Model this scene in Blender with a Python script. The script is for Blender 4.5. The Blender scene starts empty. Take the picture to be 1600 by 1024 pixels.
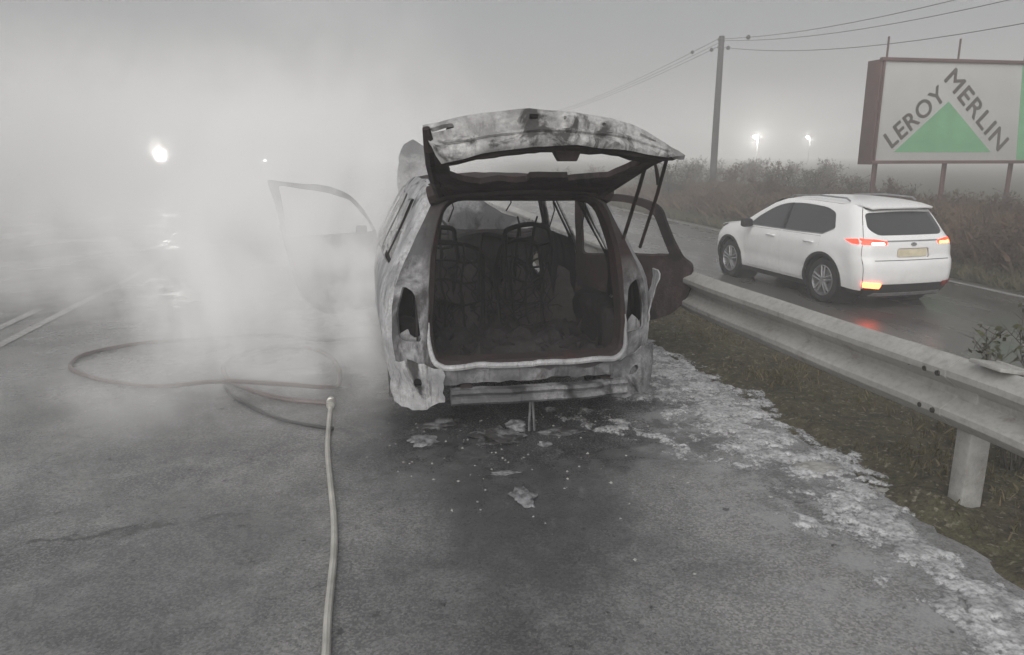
import bpy, bmesh, math, random
from mathutils import Vector, noise, Matrix
from mathutils.geometry import delaunay_2d_cdt

scene = bpy.context.scene
col = scene.collection
R = math.radians
random.seed(7)

# ------------------------------------------------------------------ camera
cam_d = bpy.data.cameras.new('camera')
cam_d.sensor_width = 36.0
cam_d.lens = 36.0 * 1150 / 1600
cam_d.clip_start = 0.05
cam_d.clip_end = 3000
cam = bpy.data.objects.new('camera', cam_d)
col.objects.link(cam)
cam.location = (0, 0, 1.63)
cam.rotation_euler = (R(90 - 13.2127), 0, R(-10.55))
scene.camera = cam

# ------------------------------------------------------------------ sky, sun, exposure
SUN_EL, SUN_AZ = 31.0, 206.0
world = bpy.data.worlds.new('World')
scene.world = world
world.use_nodes = True
wn = world.node_tree
for n in list(wn.nodes):
    wn.nodes.remove(n)
wout = wn.nodes.new('ShaderNodeOutputWorld')
wbg = wn.nodes.new('ShaderNodeBackground')
wsky = wn.nodes.new('ShaderNodeTexSky')
wsky.sky_type = 'NISHITA'
wsky.sun_disc = False
wsky.sun_elevation = R(SUN_EL)
wsky.sun_rotation = R(SUN_AZ)
wsky.dust_density = 5.0
wsky.air_density = 1.0
wmix = wn.nodes.new('ShaderNodeMix')          # an even overcast layer over the clear sky
wmix.data_type = 'RGBA'
wmix.inputs[0].default_value = 0.9
wmix.inputs[7].default_value = (3.02, 3.05, 3.09, 1)
wn.links.new(wsky.outputs[0], wmix.inputs[6])
wn.links.new(wmix.outputs[2], wbg.inputs['Color'])
wbg.inputs['Strength'].default_value = 0.050
wn.links.new(wbg.outputs[0], wout.inputs['Surface'])

sun_d = bpy.data.lights.new('sun', 'SUN')
sun_d.energy = 1.5
sun_d.angle = R(70)
sun_d.color = (1.0, 0.985, 0.965)
sun = bpy.data.objects.new('sun', sun_d)
col.objects.link(sun)
az = R(SUN_AZ)
sun_dir = Vector((math.sin(az) * math.cos(R(SUN_EL)), math.cos(az) * math.cos(R(SUN_EL)), math.sin(R(SUN_EL))))
sun.rotation_euler = (-sun_dir).to_track_quat('-Z', 'Y').to_euler()

scene.view_settings.view_transform = 'Standard'
scene.view_settings.look = 'None'
scene.view_settings.exposure = 1.0
scene.view_settings.gamma = 1.0
scene.view_settings.use_curve_mapping = False
scene.render.engine = 'CYCLES'
cy = scene.cycles
cy.use_denoising = True
try:
    cy.denoiser = 'OPENIMAGEDENOISE'
except Exception:
    pass
cy.max_bounces = 8
cy.diffuse_bounces = 3
cy.glossy_bounces = 3
cy.transmission_bounces = 4
cy.volume_bounces = 5
cy.transparent_max_bounces = 8
cy.volume_step_rate = 1.6
cy.volume_max_steps = 128
cy.sample_clamp_indirect = 4.0
cy.use_adaptive_sampling = True
cy.adaptive_threshold = 0.02


# ------------------------------------------------------------------ object helpers
def link(o, parent=None):
    col.objects.link(o)
    if parent is not None:
        o.parent = parent
    return o


def tag(o, label=None, cat=None, group=None, kind=None):
    if label:
        o['label'] = label
    if cat:
        o['category'] = cat
    if group:
        o['group'] = group
    if kind:
        o['kind'] = kind
    return o


def empty(name, loc=(0, 0, 0), rz=0.0):
    o = bpy.data.objects.new(name, None)
    o.empty_display_size = 0.2
    o.location = loc
    o.rotation_euler = (0, 0, rz)
    return link(o)


def finish(name, me, mat, parent=None, smooth=True, ang=35):
    me.materials.append(mat)
    if smooth:
        me.polygons.foreach_set('use_smooth', [True] * len(me.polygons))
        me.set_sharp_from_angle(angle=R(ang))
    return link(bpy.data.objects.new(name, me), parent)


def bm_obj(name, bm, mat, parent=None, smooth=True, ang=35):
    me = bpy.data.meshes.new(name)
    bm.normal_update()
    bm.to_mesh(me)
    bm.free()
    return finish(name, me, mat, parent, smooth, ang)


def py_obj(name, v, f, mat, parent=None, smooth=False, ang=35):
    me = bpy.data.meshes.new(name)
    me.from_pydata(v, [], f)
    me.update()
    return finish(name, me, mat, parent, smooth, ang)


def copy_tree(o, parent=None):
    c = o.copy()
    link(c, parent)
    for ch in [x for x in bpy.data.objects if x.parent == o]:
        copy_tree(ch, c)
    return c


def add_box(bm, c, s, rot=None, bev=0.0):
    r = bmesh.ops.create_cube(bm, size=1.0)
    vs = r['verts']
    M = Matrix.Translation(Vector(c)) @ (rot.to_4x4() if rot else Matrix.Identity(4)) @ Matrix.Diagonal((s[0], s[1], s[2], 1))
    bmesh.ops.transform(bm, matrix=M, verts=vs)
    if bev:
        es = list({e for v in vs for e in v.link_edges})
        bmesh.ops.bevel(bm, geom=es, offset=bev, segments=2, affect='EDGES', profile=0.5)


def add_tube(bm, pts, rad, seg=8, caps=True):
    pts = [Vector(p) for p in pts]
    n = len(pts)
    rads = rad if isinstance(rad, (list, tuple)) else [rad] * n
    rings = []
    prev = None
    for i, p in enumerate(pts):
        t = (pts[min(i + 1, n - 1)] - pts[max(i - 1, 0)]).normalized()
        if prev is None:
            a = Vector((0, 0, 1)) if abs(t.z) < 0.9 else Vector((1, 0, 0))
            x = t.cross(a).normalized()
        else:
            x = (prev - t * prev.dot(t)).normalized()
        prev = x
        y = t.cross(x)
        rings.append([bm.verts.new(p + (x * math.cos(2 * math.pi * k / seg) + y * math.sin(2 * math.pi * k / seg)) * rads[i]) for k in range(seg)])
    for i in range(n - 1):
        for k in range(seg):
            bm.faces.new((rings[i][k], rings[i][(k + 1) % seg], rings[i + 1][(k + 1) % seg], rings[i + 1][k]))
    if caps:
        bm.faces.new(list(reversed(rings[0])))
        bm.faces.new(rings[-1])


def add_lathe(bm, prof, axis_o, seg=32, axis='X'):
    # prof: list of (offset along axis, radius)
    rings = []
    for a, r in prof:
        ring = []
        for k in range(seg):
            c, s = math.cos(2 * math.pi * k / seg) * r, math.sin(2 * math.pi * k / seg) * r
            d = {'X': (a, c, s), 'Y': (c, a, s), 'Z': (c, s, a)}[axis]
            ring.append(bm.verts.new((axis_o[0] + d[0], axis_o[1] + d[1], axis_o[2] + d[2])))
        rings.append(ring)
    for i in range(len(rings) - 1):
        for k in range(seg):
            bm.faces.new((rings[i][k], rings[i][(k + 1) % seg], rings[i + 1][(k + 1) % seg], rings[i + 1][k]))


def tube_obj(name, pts, rad, mat, parent=None, seg=8):
    bm = bmesh.new()
    add_tube(bm, pts, rad, seg)
    return bm_obj(name, bm, mat, parent)


def box_obj(name, c, s, mat, parent=None, bev=0.0, rot=None):
    bm = bmesh.new()
    add_box(bm, c, s, rot, bev)
    return bm_obj(name, bm, mat, parent)


def smooth_path(ctrl, n=8):
    # Catmull-Rom through control points
    P = [Vector(p) for p in ctrl]
    P = [P[0] * 2 - P[1]] + P + [P[-1] * 2 - P[-2]]
    out = []
    for i in range(1, len(P) - 2):
        for k in range(n):
            t = k / n
            a, b, c, d = P[i - 1], P[i], P[i + 1], P[i + 2]
            out.append(0.5 * ((2 * b) + (c - a) * t + (2 * a - 5 * b + 4 * c - d) * t * t + (3 * b - a - 3 * c + d) * t ** 3))
    out.append(P[-2])
    return out


def lerp_tab(tab, x):
    if x <= tab[0][0]:
        return tab[0][1]
    for (a, va), (b, vb) in zip(tab, tab[1:]):
        if x <= b:
            t = (x - a) / (b - a)
            return va + (vb - va) * t
    return tab[-1][1]


def smooth_tab(tab, x, h=0.04):
    return (lerp_tab(tab, x - h) + 2 * lerp_tab(tab, x) + lerp_tab(tab, x + h)) / 4


def round_poly(pts, r, n=5):
    out = []
    m = len(pts)
    rs = r if isinstance(r, (list, tuple)) else [r] * m
    for i in range(m):
        p0, p, p1 = Vector(pts[i - 1]), Vector(pts[i]), Vector(pts[(i + 1) % m])
        d0, d1 = (p0 - p), (p1 - p)
        rr = min(rs[i], d0.length * 0.49, d1.length * 0.49)
        if rr < 1e-4:
            out.append(tuple(p))
            continue
        a, b = p + d0.normalized() * rr, p + d1.normalized() * rr
        for k in range(n + 1):
            t = k / n
            out.append(tuple(a * (1 - t) ** 2 + p * 2 * t * (1 - t) + b * t * t))
    return out


def inside(poly, x, y):
    c = False
    n = len(poly)
    j = n - 1
    for i in range(n):
        xi, yi = poly[i][0], poly[i][1]
        xj, yj = poly[j][0], poly[j][1]
        if (yi > y) != (yj > y) and x < (xj - xi) * (y - yi) / (yj - yi) + xi:
            c = not c
        j = i
    return c


def resample(poly, res):
    out = []
    for i in range(len(poly)):
        a, b = Vector(poly[i]), Vector(poly[(i + 1) % len(poly)])
        k = max(1, int((b - a).length / res + 0.5))
        for j in range(k):
            p = a.lerp(b, j / k)
            if not out or (Vector(out[-1]) - p).length > res * 0.12:
                out.append(tuple(p))
    if (Vector(out[0]) - Vector(out[-1])).length < res * 0.12:
        out.pop()
    return out


def panel_bm(outline, holes, fmap, thick, res=0.06, rough=None, inward=None):
    """A sheet with holes: flat outline -> triangulated -> mapped on a surface -> given thickness."""
    loops = [resample(outline, res)] + [resample(h, res) for h in holes]
    verts, edges = [], []
    for lp in loops:
        b = len(verts)
        verts += [Vector(p) for p in lp]
        edges += [(b + i, b + (i + 1) % len(lp)) for i in range(len(lp))]
    xs = [p[0] for p in loops[0]]
    ys = [p[1] for p in loops[0]]
    bverts = list(verts)
    x = min(xs) + res * 0.5
    row = 0
    while x < max(xs):
        y = min(ys) + res * (0.5 if row % 2 else 0.9)
        while y < max(ys):
            if inside(loops[0], x, y) and not any(inside(h, x, y) for h in loops[1:]):
                if all((b.x - x) ** 2 + (b.y - y) ** 2 > (0.45 * res) ** 2 for b in bverts):
                    verts.append(Vector((x, y)))
            y += res
        x += res * 0.9
        row += 1
    v2, _, f2, _, _, _ = delaunay_2d_cdt(verts, edges, [], 0, 1e-5)
    bm = bmesh.new()
    bv = [bm.verts.new(fmap(p.x, p.y)) for p in v2]
    for f in f2:
        cx = sum(v2[i].x for i in f) / len(f)
        cyy = sum(v2[i].y for i in f) / len(f)
        if inside(loops[0], cx, cyy) and not any(inside(h, cx, cyy) for h in loops[1:]):
            try:
                bm.faces.new([bv[i] for i in f])
            except ValueError:
                pass
    bmesh.ops.delete(bm, geom=[v for v in bm.verts if not v.link_faces], context='VERTS')
    bm.normal_update()
    if inward is not None:
        # make the normals point away from the inside point
        s = sum(f.normal.dot(f.calc_center_median() - Vector(inward)) * f.calc_area() for f in bm.faces)
        if s < 0:
            bmesh.ops.reverse_faces(bm, faces=bm.faces[:])
    if thick:
        bm.normal_update()
        bmesh.ops.solidify(bm, geom=bm.faces[:], thickness=thick)
    return bm


def panel(name, outline, holes, fmap, thick, mat, parent=None, res=0.06, inward=None, ang=40):
    return bm_obj(name, panel_bm(outline, holes, fmap, thick, res, None, inward), mat, parent, True, ang)


# ------------------------------------------------------------------ material helpers
class Mat:
    def __init__(self, name):
        self.m = bpy.data.materials.new(name)
        self.m.use_nodes = True
        self.nt = self.m.node_tree
        self.b = self.nt.nodes['Principled BSDF']
        self.out = self.nt.nodes['Material Output']
        self.tc = self.nt.nodes.new('ShaderNodeTexCoord').outputs['Object']

    def n(self, t):
        return self.nt.nodes.new(t)

    def lk(self, a, b):
        self.nt.links.new(a, b)

    def put(self, sock, v):
        if hasattr(v, 'is_linked') or isinstance(v, bpy.types.NodeSocket):
            self.lk(v, sock)
        else:
            sock.default_value = v

    def noise(self, scale, detail=4, rough=0.55, vec=None, dist=0.0):
        n = self.n('ShaderNodeTexNoise')
        n.inputs['Scale'].default_value = scale
        n.inputs['Detail'].default_value = detail
        n.inputs['Roughness'].default_value = rough
        n.inputs['Distortion'].default_value = dist
        self.lk(vec if vec is not None else self.tc, n.inputs['Vector'])
        return n.outputs['Fac']

    def voronoi(self, scale, feature='F1', vec=None):
        n = self.n('ShaderNodeTexVoronoi')
        n.feature = feature
        n.inputs['Scale'].default_value = scale
        self.lk(vec if vec is not None else self.tc, n.inputs['Vector'])
        return n.outputs['Distance']

    def rng(self, v, a, b, c=0.0, d=1.0, smooth=False):
        n = self.n('ShaderNodeMapRange')
        if smooth:
            n.interpolation_type = 'SMOOTHSTEP'
        self.put(n.inputs['Value'], v)
        n.inputs['From Min'].default_value = a
        n.inputs['From Max'].default_value = b
        n.inputs['To Min'].default_value = c
        n.inputs['To Max'].default_value = d
        return n.outputs[0]

    def math(self, op, a, b=0.0, c=0.0):
        n = self.n('ShaderNodeMath')
        n.operation = op
        self.put(n.inputs[0], a)
        self.put(n.inputs[1], b)
        self.put(n.inputs[2], c)
        return n.outputs[0]

    def mix(self, fac, a, b):
        n = self.n('ShaderNodeMix')
        n.data_type = 'RGBA'
        self.put(n.inputs[0], fac)
        self.put(n.inputs[6], a if not isinstance(a, tuple) else (*a, 1))
        self.put(n.inputs[7], b if not isinstance(b, tuple) else (*b, 1))
        return n.outputs[2]

    def sep(self, v=None):
        n = self.n('ShaderNodeSeparateXYZ')
        self.lk(v if v is not None else self.tc, n.inputs[0])
        return n.outputs

    def vscale(self, s, off=(0, 0, 0), vec=None):
        n = self.n('ShaderNodeMapping')
        n.inputs['Scale'].default_value = s
        n.inputs['Location'].default_value = off
        self.lk(vec if vec is not None else self.tc, n.inputs['Vector'])
        return n.outputs[0]

    def blob(self, c, r):
        """distance from c in units of radii r (a vector)"""
        s = self.n('ShaderNodeVectorMath')
        s.operation = 'SUBTRACT'
        self.lk(self.tc, s.inputs[0])
        s.inputs[1].default_value = c
        d = self.n('ShaderNodeVectorMath')
        d.operation = 'DIVIDE'
        self.lk(s.outputs[0], d.inputs[0])
        d.inputs[1].default_value = r
        ln = self.n('ShaderNodeVectorMath')
        ln.operation = 'LENGTH'
        self.lk(d.outputs[0], ln.inputs[0])
        return ln.outputs['Value']

    def bump(self, h, strength=0.3, dist=0.02):
        n = self.n('ShaderNodeBump')
        n.inputs['Strength'].default_value = strength
        n.inputs['Distance'].default_value = dist
        self.lk(h, n.inputs['Height'])
        self.lk(n.outputs[0], self.b.inputs['Normal'])

    def set(self, **k):
        names = dict(color='Base Color', rough='Roughness', metal='Metallic', spec='Specular IOR Level', trans='Transmission Weight', coat='Coat Weight', ecol='Emission Color', estr='Emission Strength', alpha='Alpha', ior='IOR')
        for key, v in k.items():
            s = self.b.inputs[names[key]]
            if isinstance(v, tuple) and len(v) == 3:
                v = (*v, 1)
            self.put(s, v)
        return self


def plain(name, c, rough=0.6, metal=0.0, var=0.25, scale=6.0, bump=0.0, **k):
    m = Mat(name)
    f = m.rng(m.noise(scale, 5), 0.3, 0.7)
    m.set(color=m.mix(f, tuple(x * (1 - var) for x in c), tuple(min(1, x * (1 + var)) for x in c)), rough=rough, metal=metal, **k)
    if bump:
        m.bump(m.noise(scale * 8, 4), bump, 0.01)
    return m.m


def burnt(name, ash, grey, rust, soot, a=0.5, r=0.5, s=0.5, metal=0.15, rough=0.75, scale=2.6, streak=0.5):
    """fire-damaged sheet metal: flaking ash over bare grey steel, rust flush, soot with hard burn edges and runs"""
    m = Mat(name)
    n1 = m.noise(scale * 0.85, 7, 0.60, dist=0.5)
    n2 = m.noise(scale * 1.7, 8, 0.68, vec=m.vscale((1, 1, 0.55), (3.1, 1.7, 0.4)), dist=0.5)
    n3 = m.noise(scale * 0.9, 7, 0.62, vec=m.vscale((1.2, 1.2, 0.8), (7.7, 2.2, 5.1)), dist=0.9)
    runs = m.noise(scale * 3.2, 7, 0.7, vec=m.vscale((3.0, 3.0, 0.35), (1.3, 4.4, 2.0)))
    fine = m.noise(38, 5, 0.75)
    blist = m.voronoi(55)
    g2 = m.mix(m.rng(fine, 0.35, 0.65), tuple(x * 0.72 for x in grey), tuple(min(1, x * 1.25) for x in grey))
    c = m.mix(m.rng(n1, 0.58 - 0.25 * a, 0.72 - 0.25 * a), g2, ash)
    c = m.mix(m.rng(m.math('ADD', n1, m.math('MULTIPLY', fine, 0.25)), 0.64, 0.76, 0, 0.45), c, tuple(x * 0.55 for x in grey))
    c = m.mix(m.rng(n2, 0.70 - 0.25 * r, 0.79 - 0.25 * r), c, rust)
    c = m.mix(m.rng(n3, 0.69 - 0.3 * s, 0.77 - 0.3 * s, 0, 0.94), c, soot)
    c = m.mix(m.math('MULTIPLY', m.rng(runs, 0.54, 0.68), streak), c, soot)
    c = m.mix(m.rng(fine, 0.42, 0.72, 0.0, 0.45), c, tuple(x * 1.4 for x in soot))
    m.set(color=c, rough=m.rng(fine, 0.3, 0.7, rough - 0.15, min(1, rough + 0.15)), metal=metal, spec=0.3)
    h = m.math('ADD', m.math('ADD', fine, m.noise(9, 5, 0.65)), m.math('MULTIPLY', m.rng(blist, 0.0, 0.5), 0.3))
    m.bump(h, 0.35, 0.012)
    return m.m


M = {}
M['ash'] = burnt('ashen_body_metal', (0.60, 0.60, 0.61), (0.34, 0.34, 0.35), (0.18, 0.14, 0.13), (0.045, 0.043, 0.043), a=0.75, r=0.12, s=0.36, streak=0.7)
M['ash_dark'] = burnt('sooty_body_metal', (0.36, 0.36, 0.37), (0.12, 0.12, 0.125), (0.10, 0.065, 0.06), (0.028, 0.027, 0.027), a=0.55, r=0.35, s=0.55, streak=0.7)
M['gate'] = burnt('tailgate_burnt_metal', (0.55, 0.545, 0.54), (0.28, 0.275, 0.275), (0.20, 0.16, 0.15), (0.05, 0.047, 0.047), a=0.7, r=0.12, s=0.48, scale=4.2, streak=0.35)
M['rust'] = burnt('rusty_burnt_metal', (0.15, 0.11, 0.11), (0.045, 0.034, 0.034), (0.062, 0.036, 0.034), (0.018, 0.016, 0.016), a=0.15, r=0.6, s=0.5, rough=0.8)
M['soot'] = burnt('soot', (0.085, 0.08, 0.08), (0.034, 0.031, 0.031), (0.045, 0.033, 0.032), (0.018, 0.016, 0.016), a=0.3, r=0.3, s=0.5, metal=0.0, rough=0.9)


def rear_frame_material():
    m = Mat('rear_frame_metal')
    x, y, z = m.sep()
    n1 = m.noise(2.6, 7, 0.62, dist=0.6)
    n2 = m.noise(6, 7, 0.64, vec=m.vscale((1.6, 1.6, 0.6)))
    fine = m.noise(42, 4, 0.7)
    c = m.mix(m.rng(n1, 0.42, 0.56), (0.11, 0.11, 0.115), (0.44, 0.44, 0.455))
    c = m.mix(m.rng(n2, 0.48, 0.62, 0, 0.9), c, (0.045, 0.043, 0.043))
    up_ = m.rng(m.math('ADD', z, m.math('MULTIPLY', n1, 0.5)), 1.42, 1.58)
    ri = m.math('MULTIPLY', m.rng(m.math('ADD', x, m.math('MULTIPLY', n1, 0.3)), 0.60, 0.75), m.rng(z, 0.85, 1.05))
    rust = m.mix(n2, (0.028, 0.020, 0.020), (0.075, 0.040, 0.037))
    c = m.mix(m.math('MAXIMUM', up_, ri), c, rust)
    ed = m.rng(m.math('ADD', m.math('ABSOLUTE', x), m.math('MULTIPLY', n2, 0.12)), 0.66, 0.58, 0, 0.85)
    c = m.mix(ed, c, (0.05, 0.045, 0.045))
    c = m.mix(m.rng(fine, 0.3, 0.75, 0, 0.4), c, (0.09, 0.085, 0.085))
    m.set(color=c, rough=0.8, metal=0.1, spec=0.3)
    m.bump(m.math('ADD', fine, n2), 0.4, 0.014)
    return m.m


M['rear'] = rear_frame_material()
M['seat'] = burnt('charred_seat', (0.13, 0.12, 0.12), (0.080, 0.070, 0.069), (0.05, 0.038, 0.036), (0.03, 0.027, 0.027), a=0.3, r=0.4, s=0.3, metal=0, rough=0.9, scale=6)
M['black'] = plain('blackened_tube', (0.016, 0.015, 0.015), 0.8)
M['tyre'] = plain('tyre_rubber', (0.022, 0.022, 0.023), 0.75, bump=0.3, scale=12)


# ------------------------------------------------------------------ ground, roads, verge
LOW = -0.65                                      # the far carriageway lies lower


def road_material():
    m = Mat('wet_asphalt')
    x, y, z = m.sep()
    big = m.noise(0.55, 5, 0.62)
    mid = m.noise(2.2, 9, 0.70, dist=0.5)
    blot = m.noise(6.5, 8, 0.70)
    fine = m.noise(70, 5, 0.75)
    vor = m.n('ShaderNodeTexVoronoi')
    vor.inputs['Scale'].default_value = 120
    m.lk(m.tc, vor.inputs['Vector'])
    stone = m.rng(m.sep(vor.outputs['Color'])[0], 0, 1)
    grit = vor.outputs['Distance']
    spk = m.voronoi(60)
    base = m.mix(m.rng(mid, 0.40, 0.60), (0.115, 0.115, 0.117), (0.30, 0.299, 0.297))
    base = m.mix(m.rng(big, 0.38, 0.66, 0, 0.65), base, (0.33, 0.328, 0.322))
    base = m.mix(m.rng(blot, 0.40, 0.66, 0, 0.5), base, (0.10, 0.10, 0.101))
    base = m.mix(m.rng(stone, 0.45, 1.0, 0, 0.55), base, (0.40, 0.395, 0.385))
    base = m.mix(m.rng(stone, 0.5, 0.0, 0, 0.55), base, (0.07, 0.07, 0.071))
    base = m.mix(m.rng(fine, 0.35, 0.70, 0, 0.55), base, (0.085, 0.085, 0.086))
    base = m.mix(m.rng(spk, 0.12, 0.07, 0, 0.6), base, (0.42, 0.41, 0.39))
    dry = m.rng(m.math('ADD', m.blob((1.55, 2.3, 0), (0.75, 1.3, 9)), m.rng(mid, 0, 1, -0.5, 0.5)), 0.4, 1.2, 0.6, 0, True)
    base = m.mix(dry, base, m.mix(m.rng(stone, 0.2, 0.9), (0.20, 0.20, 0.20), (0.40, 0.397, 0.39)))
    # water film: darker and glossier, in patches with their own outline
    wet = m.rng(m.math('ADD', m.noise(0.8, 8, 0.66, vec=m.vscale((1, 0.6, 1), (5.4, 2.3, 0))), m.math('MULTIPLY', m.math('SUBTRACT', blot, 0.5), 0.25)), 0.44, 0.58)
    base = m.mix(m.math('MULTIPLY', wet, 0.36), base, (0.06, 0.06, 0.062))
    # scorch and oil-wet ground round the wreck, with an uneven edge of its own
    wob = m.math('ADD', m.rng(m.noise(1.5, 9, 0.72, dist=0.6), 0.0, 1.0, -0.75, 0.75), m.rng(m.noise(9, 6, 0.7), 0, 1, -0.25, 0.25))
    d1 = m.math('ADD', m.blob((0.90, 4.5, 0), (1.25, 1.35, 9)), wob)
    d2 = m.math('ADD', m.blob((0.70, 3.3, 0), (0.85, 1.4, 9)), m.math('MULTIPLY', wob, 1.2))
    s1 = m.rng(d1, 0.60, 1.10, 1, 0, True)
    s2 = m.rng(d2, 0.25, 1.10, 0.85, 0, True)
    soot = m.math('MAXIMUM', s1, s2)
    base = m.mix(m.math('MULTIPLY', soot, 0.85), base, m.mix(m.rng(blot, 0.4, 0.62), (0.024, 0.024, 0.026), (0.075, 0.075, 0.078)))
    # grey ash dust settled on the scorch
    ash = m.math('MULTIPLY', m.rng(m.noise(7.5, 9, 0.75, dist=0.8, vec=m.vscale((1, 1, 1), (2, 8, 0))), 0.56, 0.68), m.rng(m.blob((0.85, 3.9, 0), (1.5, 1.2, 9)), 0.5, 1.1, 0.55, 0))
    base = m.mix(ash, base, (0.22, 0.22, 0.225))
    # thin grey film of dried foam along the right edge
    fd = m.rng(m.math('ABSOLUTE', m.math('SUBTRACT', x, 2.05)), 0.15, 0.85, 1, 0, True)
    fn = m.noise(4.5, 10, 0.76, vec=m.vscale((1, 1, 1), (9, 3, 0)))
    ff = m.math('MULTIPLY', fd, m.rng(m.math('ADD', fn, m.math('MULTIPLY', m.math('SUBTRACT', fine, 0.5), 0.35)), 0.47, 0.56))
    base = m.mix(m.math('MULTIPLY', ff, 0.75), base, (0.36, 0.36, 0.365))
    # small dark drips and flecks
    fl = m.rng(m.noise(13, 4, 0.55), 0.66, 0.70)
    base = m.mix(m.math('MULTIPLY', fl, 0.7), base, (0.035, 0.035, 0.035))
    # one meandering crack across the lane
    cx = m.math('MULTIPLY', m.math('ADD', x, 1.0), 0.18)
    wig = m.rng(m.noise(2.4, 8, 0.72), 0, 1, -0.22, 0.22)
    cd = m.math('ABSOLUTE', m.math('ADD', m.math('SUBTRACT', m.math('SUBTRACT', y, 3.27), cx), wig))
    crack = m.math('MULTIPLY', m.rng(cd, 0.003, 0.03, 1, 0, True), m.rng(x, -0.75, -0.35, 1, 0))
    crack = m.math('MULTIPLY', crack, m.rng(m.noise(3.1, 5, 0.6, vec=m.vscale((1, 1, 1), (1, 7, 0))), 0.38, 0.55, 0.15, 0.75))
    base = m.mix(crack, base, (0.045, 0.045, 0.045))
    hosewet = m.rng(m.math('ADD', m.blob((-0.8, 4.6, 0), (1.5, 1.7, 9)), m.rng(m.noise(1.9, 8, 0.68), 0, 1, -0.6, 0.6)), 0.5, 1.15, 1, 0, True)
    wetall = m.math('MAXIMUM', m.math('MAXIMUM', wet, hosewet), m.math('MULTIPLY', soot, 0.85))
    m.set(color=base, rough=m.math('ADD', m.rng(wetall, 0, 1, 0.52, 0.20), m.rng(fine, 0.3, 0.7, -0.05, 0.08)), spec=0.5)
    h = m.math('SUBTRACT', m.math('ADD', m.math('MULTIPLY', fine, 0.5), m.math('MULTIPLY', stone, 0.5)), m.math('MULTIPLY', crack, 1.5))
    n = m.n('ShaderNodeBump')
    m.lk(m.rng(wetall, 0, 1, 0.55, 0.16), n.inputs['Strength'])
    n.inputs['Distance'].default_value = 0.009
    m.lk(h, n.inputs['Height'])
    m.lk(n.outputs[0], m.b.inputs['Normal'])
    return m.m


def soil_material():
    m = Mat('verge_soil')
    a = m.noise(2.2, 6, 0.65)
    b = m.noise(14, 6, 0.7)
    c = m.mix(m.rng(a, 0.35, 0.65), (0.125, 0.108, 0.082), (0.13, 0.126, 0.075))
    c = m.mix(m.rng(b, 0.35, 0.7), c, (0.048, 0.043, 0.034))
    c = m.mix(m.rng(m.noise(31, 3), 0.58, 0.68, 0, 0.8), c, (0.26, 0.24, 0.19))
    c = m.mix(m.rng(m.noise(55, 4, 0.7), 0.5, 0.65, 0, 0.7), c, (0.045, 0.04, 0.032))
    m.set(color=c, rough=0.9, spec=0.2)
    m.bump(b, 0.6, 0.04)
    return m.m


M['road'] = road_material()
M['soil'] = soil_material()


def low_road_material():
    m = Mat('wet_far_asphalt')
    mid = m.noise(1.2, 6, 0.6, vec=m.vscale((1, 0.25, 1)))
    fine = m.noise(40, 4, 0.7)
    c = m.mix(m.rng(mid, 0.3, 0.7), (0.085, 0.082, 0.078), (0.135, 0.128, 0.12))
    c = m.mix(m.rng(fine, 0.3, 0.7, 0, 0.5), c, (0.055, 0.053, 0.05))
    m.set(color=c, rough=m.rng(mid, 0.35, 0.65, 0.18, 0.36), spec=0.55)
    m.bump(fine, 0.2, 0.006)
    return m.m


M['low_road'] = low_road_material()


def prof_z(x):
    return lerp_tab([(-400, -0.3), (-40, -0.35), (-17, -0.12), (-15.9, -0.03), (2.4, -0.03), (2.9, -0.05), (4.0, -0.16), (5.0, -0.46), (5.5, -0.70), (11.0, -0.70),
                     (11.8, -0.55), (14, -0.35), (30, -0.2), (400, 0.5)], x)


def sheet(name, xs, ys, zf, mat, kind='structure', smooth=True):
    v = [(x, y, zf(x, y)) for y in ys for x in xs]
    nx = len(xs)
    f = [(j * nx + i, j * nx + i + 1, (j + 1) * nx + i + 1, (j + 1) * nx + i) for j in range(len(ys) - 1) for i in range(nx - 1)]
    o = py_obj(name, v, f, mat, None, smooth, 80)
    return tag(o, kind=kind)


def frange(a, b, n):
    return [a + (b - a) * i / n for i in range(n + 1)]


gx = [-300, -120, -60, -40, -25, -17, -15.9, -8, 0, 2.4, 2.9, 4.0, 5.0, 5.5, 7, 11.0, 11.8, 13, 14, 18, 24, 30, 45, 70, 120, 300]
gy = [-60, -20, 0, 5, 10, 15, 20, 30, 45, 70, 110, 180, 340]
sheet('ground', gx, gy, lambda x, y: prof_z(x), M['soil'])
# the near carriageway, slightly ragged right edge where it meets the verge
rx = [-15.8, -10, -6, -3.5, -2, -1, 0, 0.6, 1.2, 1.8, 2.2, 2.42]
ry = frange(-12, 12, 300) + [16, 22, 30, 50, 90, 160, 330]
sheet('road', rx, ry, lambda x, y: 0.0, M['road'])
ob = bpy.data.objects['road']
for vtx in ob.data.vertices:
    if vtx.co.x > 2.4:
        vtx.co.x += 0.10 * noise.fractal(Vector((0, vtx.co.y * 1.5, 2.0)), 0.8, 2.0, 5)
sheet('far_road', [5.5, 7, 8.5, 10.75], frange(-12, 60, 60) + [90, 160, 330], lambda x, y: LOW, M['low_road'])


def verge_z(x, y):
    b = prof_z(x) + 0.035
    k = min(1, max(0, (x - 2.40 - 0.16 * noise.fractal(Vector((x * 3, y * 3, 7)), 0.8, 2.0, 4)) / 0.25))
    return b + k * (0.05 * noise.fractal(Vector((x * 2.2, y * 2.2, 0)), 1.0, 2.0, 4) + 0.03) - (1 - k) * 0.02


sheet('verge', frange(2.16, 5.62, 90), frange(0.2, 16, 300) + frange(16.5, 60, 60), verge_z, M['soil'])


def bank_z(x, y):
    b = prof_z(x) + 0.03
    k = min(1, max(0, (x - 10.7) / 0.4))
    return b + k * (0.10 * noise.fractal(Vector((x * 0.9, y * 0.9, 4)), 1.0, 2.0, 4) + 0.05)


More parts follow.
